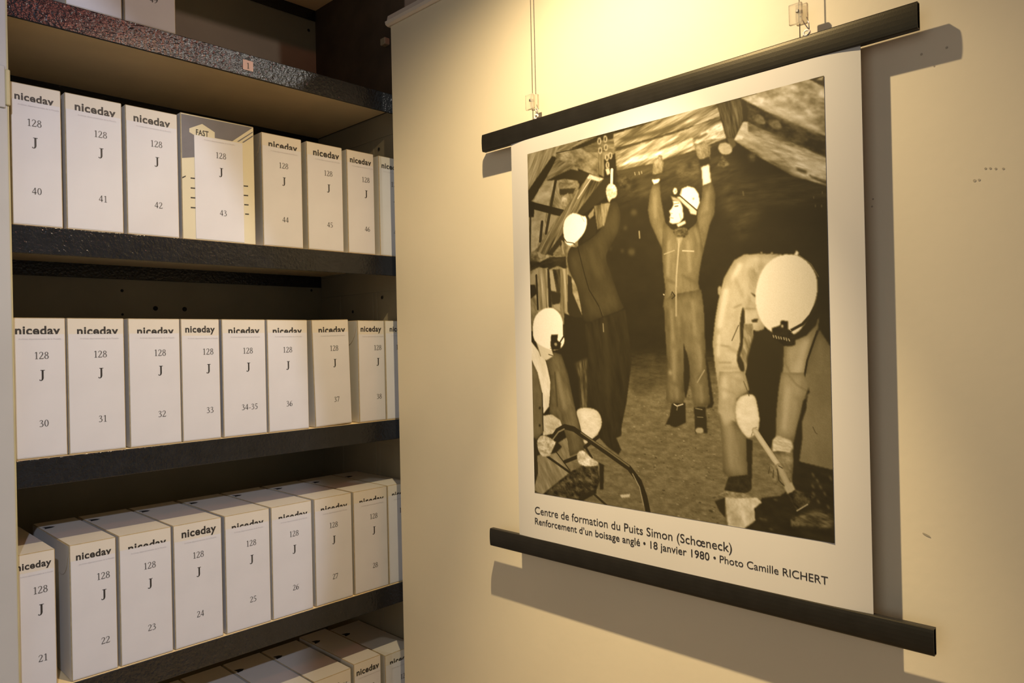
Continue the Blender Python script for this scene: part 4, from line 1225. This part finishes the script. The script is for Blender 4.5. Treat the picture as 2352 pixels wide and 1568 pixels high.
def hanger_bar(name, z0, z1, ya_, yb_):
    """hollow extruded bar: rounded front, slot at the back, open ends"""
    h = z1 - z0
    xf, xb = -0.0035, 0.012
    outer = []
    for k in range(9):
        a = math.radians(-90 + 180 * k / 8)
        outer.append((xf + 0.003 - 0.003 * math.cos(a), h / 2 + (h / 2) * math.sin(a)))
    outer += [(xb, h), (xb, 0)]
    cx_ = (xf + xb) / 2
    inner = [(cx_ + (x - cx_) * 0.78, h / 2 + (z - h / 2) * 0.93) for x, z in outer]
    bm = bmesh.new()
    rings = []
    for y, P in ((ya_, inner), (ya_, outer), (yb_, outer), (yb_, inner)):
        rings.append([bm.verts.new(loc(PP + x, y, z0 + z)) for x, z in P])
    n_ = len(outer)
    for A, B in ((rings[0], rings[1]), (rings[1], rings[2]), (rings[2], rings[3]), (rings[3], rings[0])):
        for i in range(n_):
            j = (i + 1) % n_
            bm.faces.new((A[i], A[j], B[j], B[i]))
    bmesh.ops.recalc_face_normals(bm, faces=bm.faces[:])
    m2 = bpy.data.meshes.new(name); bm.to_mesh(m2); bm.free()
    o = link(name, m2, poster, [M['bar']])
    for yy in (ya_ + 0.012, yb_ - 0.012):       # inner web of the extrusion seen in the open end
        link('inner_web', box_mesh('inner_web', *[c for c in (PP - 0.0010 - poster.location.x, PP + 0.010 - poster.location.x, yy - 0.010 - poster.location.y, yy + 0.010 - poster.location.y, z0 + h * 0.66 - poster.location.z, z0 + h * 0.69 - poster.location.z)]), o, [M['bar']])
    return o
top_bar = hanger_bar('top_bar', pz(2.1434), pz(2.1915), py(0.3868), py(1.5085))
bottom_bar = hanger_bar('bottom_bar', pz(1.0295), pz(1.0780), py(0.3835), py(1.5105))

def tube(name, pts, r, mat, parent, origin, n=8):
    V, F = [], []
    P = [Vector(p) for p in pts]
    for i, p in enumerate(P):
        d = (P[min(i + 1, len(P) - 1)] - P[max(i - 1, 0)]).normalized()
        a = d.orthogonal().normalized()
        b = d.cross(a)
        for k in range(n):
            q = p + r * (math.cos(2 * math.pi * k / n) * a + math.sin(2 * math.pi * k / n) * b) - Vector(origin)
            V.append(tuple(q))
    for i in range(len(P) - 1):
        for k in range(n):
            F.append((i * n + k, i * n + (k + 1) % n, (i + 1) * n + (k + 1) % n, (i + 1) * n + k))
    F.append(tuple(range(n))[::-1]); F.append(tuple((len(P) - 1) * n + k for k in range(n)))
    me_ = mesh_from(name, V, F)
    for p in me_.polygons: p.use_smooth = True
    return link(name, me_, parent, [mat])

def hanging_cable(label, y, big):
    x = PP + 0.002
    zt = pz(2.1915)
    o = (x, py(y), zt)
    e = tag(empty('hanging_cable', o), label, 'cable', 'cables holding the poster')
    tube('wire', [(x, py(y), zt - 0.001), (x, py(y), 4.40)], 0.0011, M['steel'], e, o)
    # clear grip block in two leaves round the wire
    link('clear_grip', box_mesh('clear_grip', -0.010, -0.002, -0.008, 0.018, 0.026, 0.066, 0.002, 2), e, [M['acrylic']])
    link('clear_grip', box_mesh('clear_grip', 0.002, 0.010, -0.014, 0.008, 0.026, 0.066, 0.002, 2), e, [M['acrylic']])
    link('grip_screw', box_mesh('grip_screw', -0.012, 0.004, -0.003, 0.003, 0.046, 0.052, 0.001, 1), e, [M['steel']])
    tube('hook', [(x, py(y) - 0.002, zt + 0.040), (x - 0.002, py(y) - 0.010, zt + 0.024), (x - 0.002, py(y) - 0.018, zt + 0.010)], 0.0010, M['steel'], e, o)
    tube('hook', [(x, py(y) - 0.014, zt + 0.036), (x - 0.001, py(y) - 0.018, zt + 0.022), (x - 0.002, py(y) - 0.019, zt + 0.010)], 0.0010, M['steel'], e, o)
    ringp = [(x - 0.003, py(y) - 0.014 + 0.006 * math.cos(a), zt + 0.0045 + 0.005 * math.sin(a)) for a in [2 * math.pi * k / 12 for k in range(13)]]
    tube('eyelet', ringp, 0.0022, M['whiteplastic'], e, o, 6)
    return e
hanging_cable('thin steel cable with clear grip, on the poster end towards the shelves', 1.3150, False)
hanging_cable('thin steel cable with clear grip, on the poster end away from the shelves', 0.5985, True)
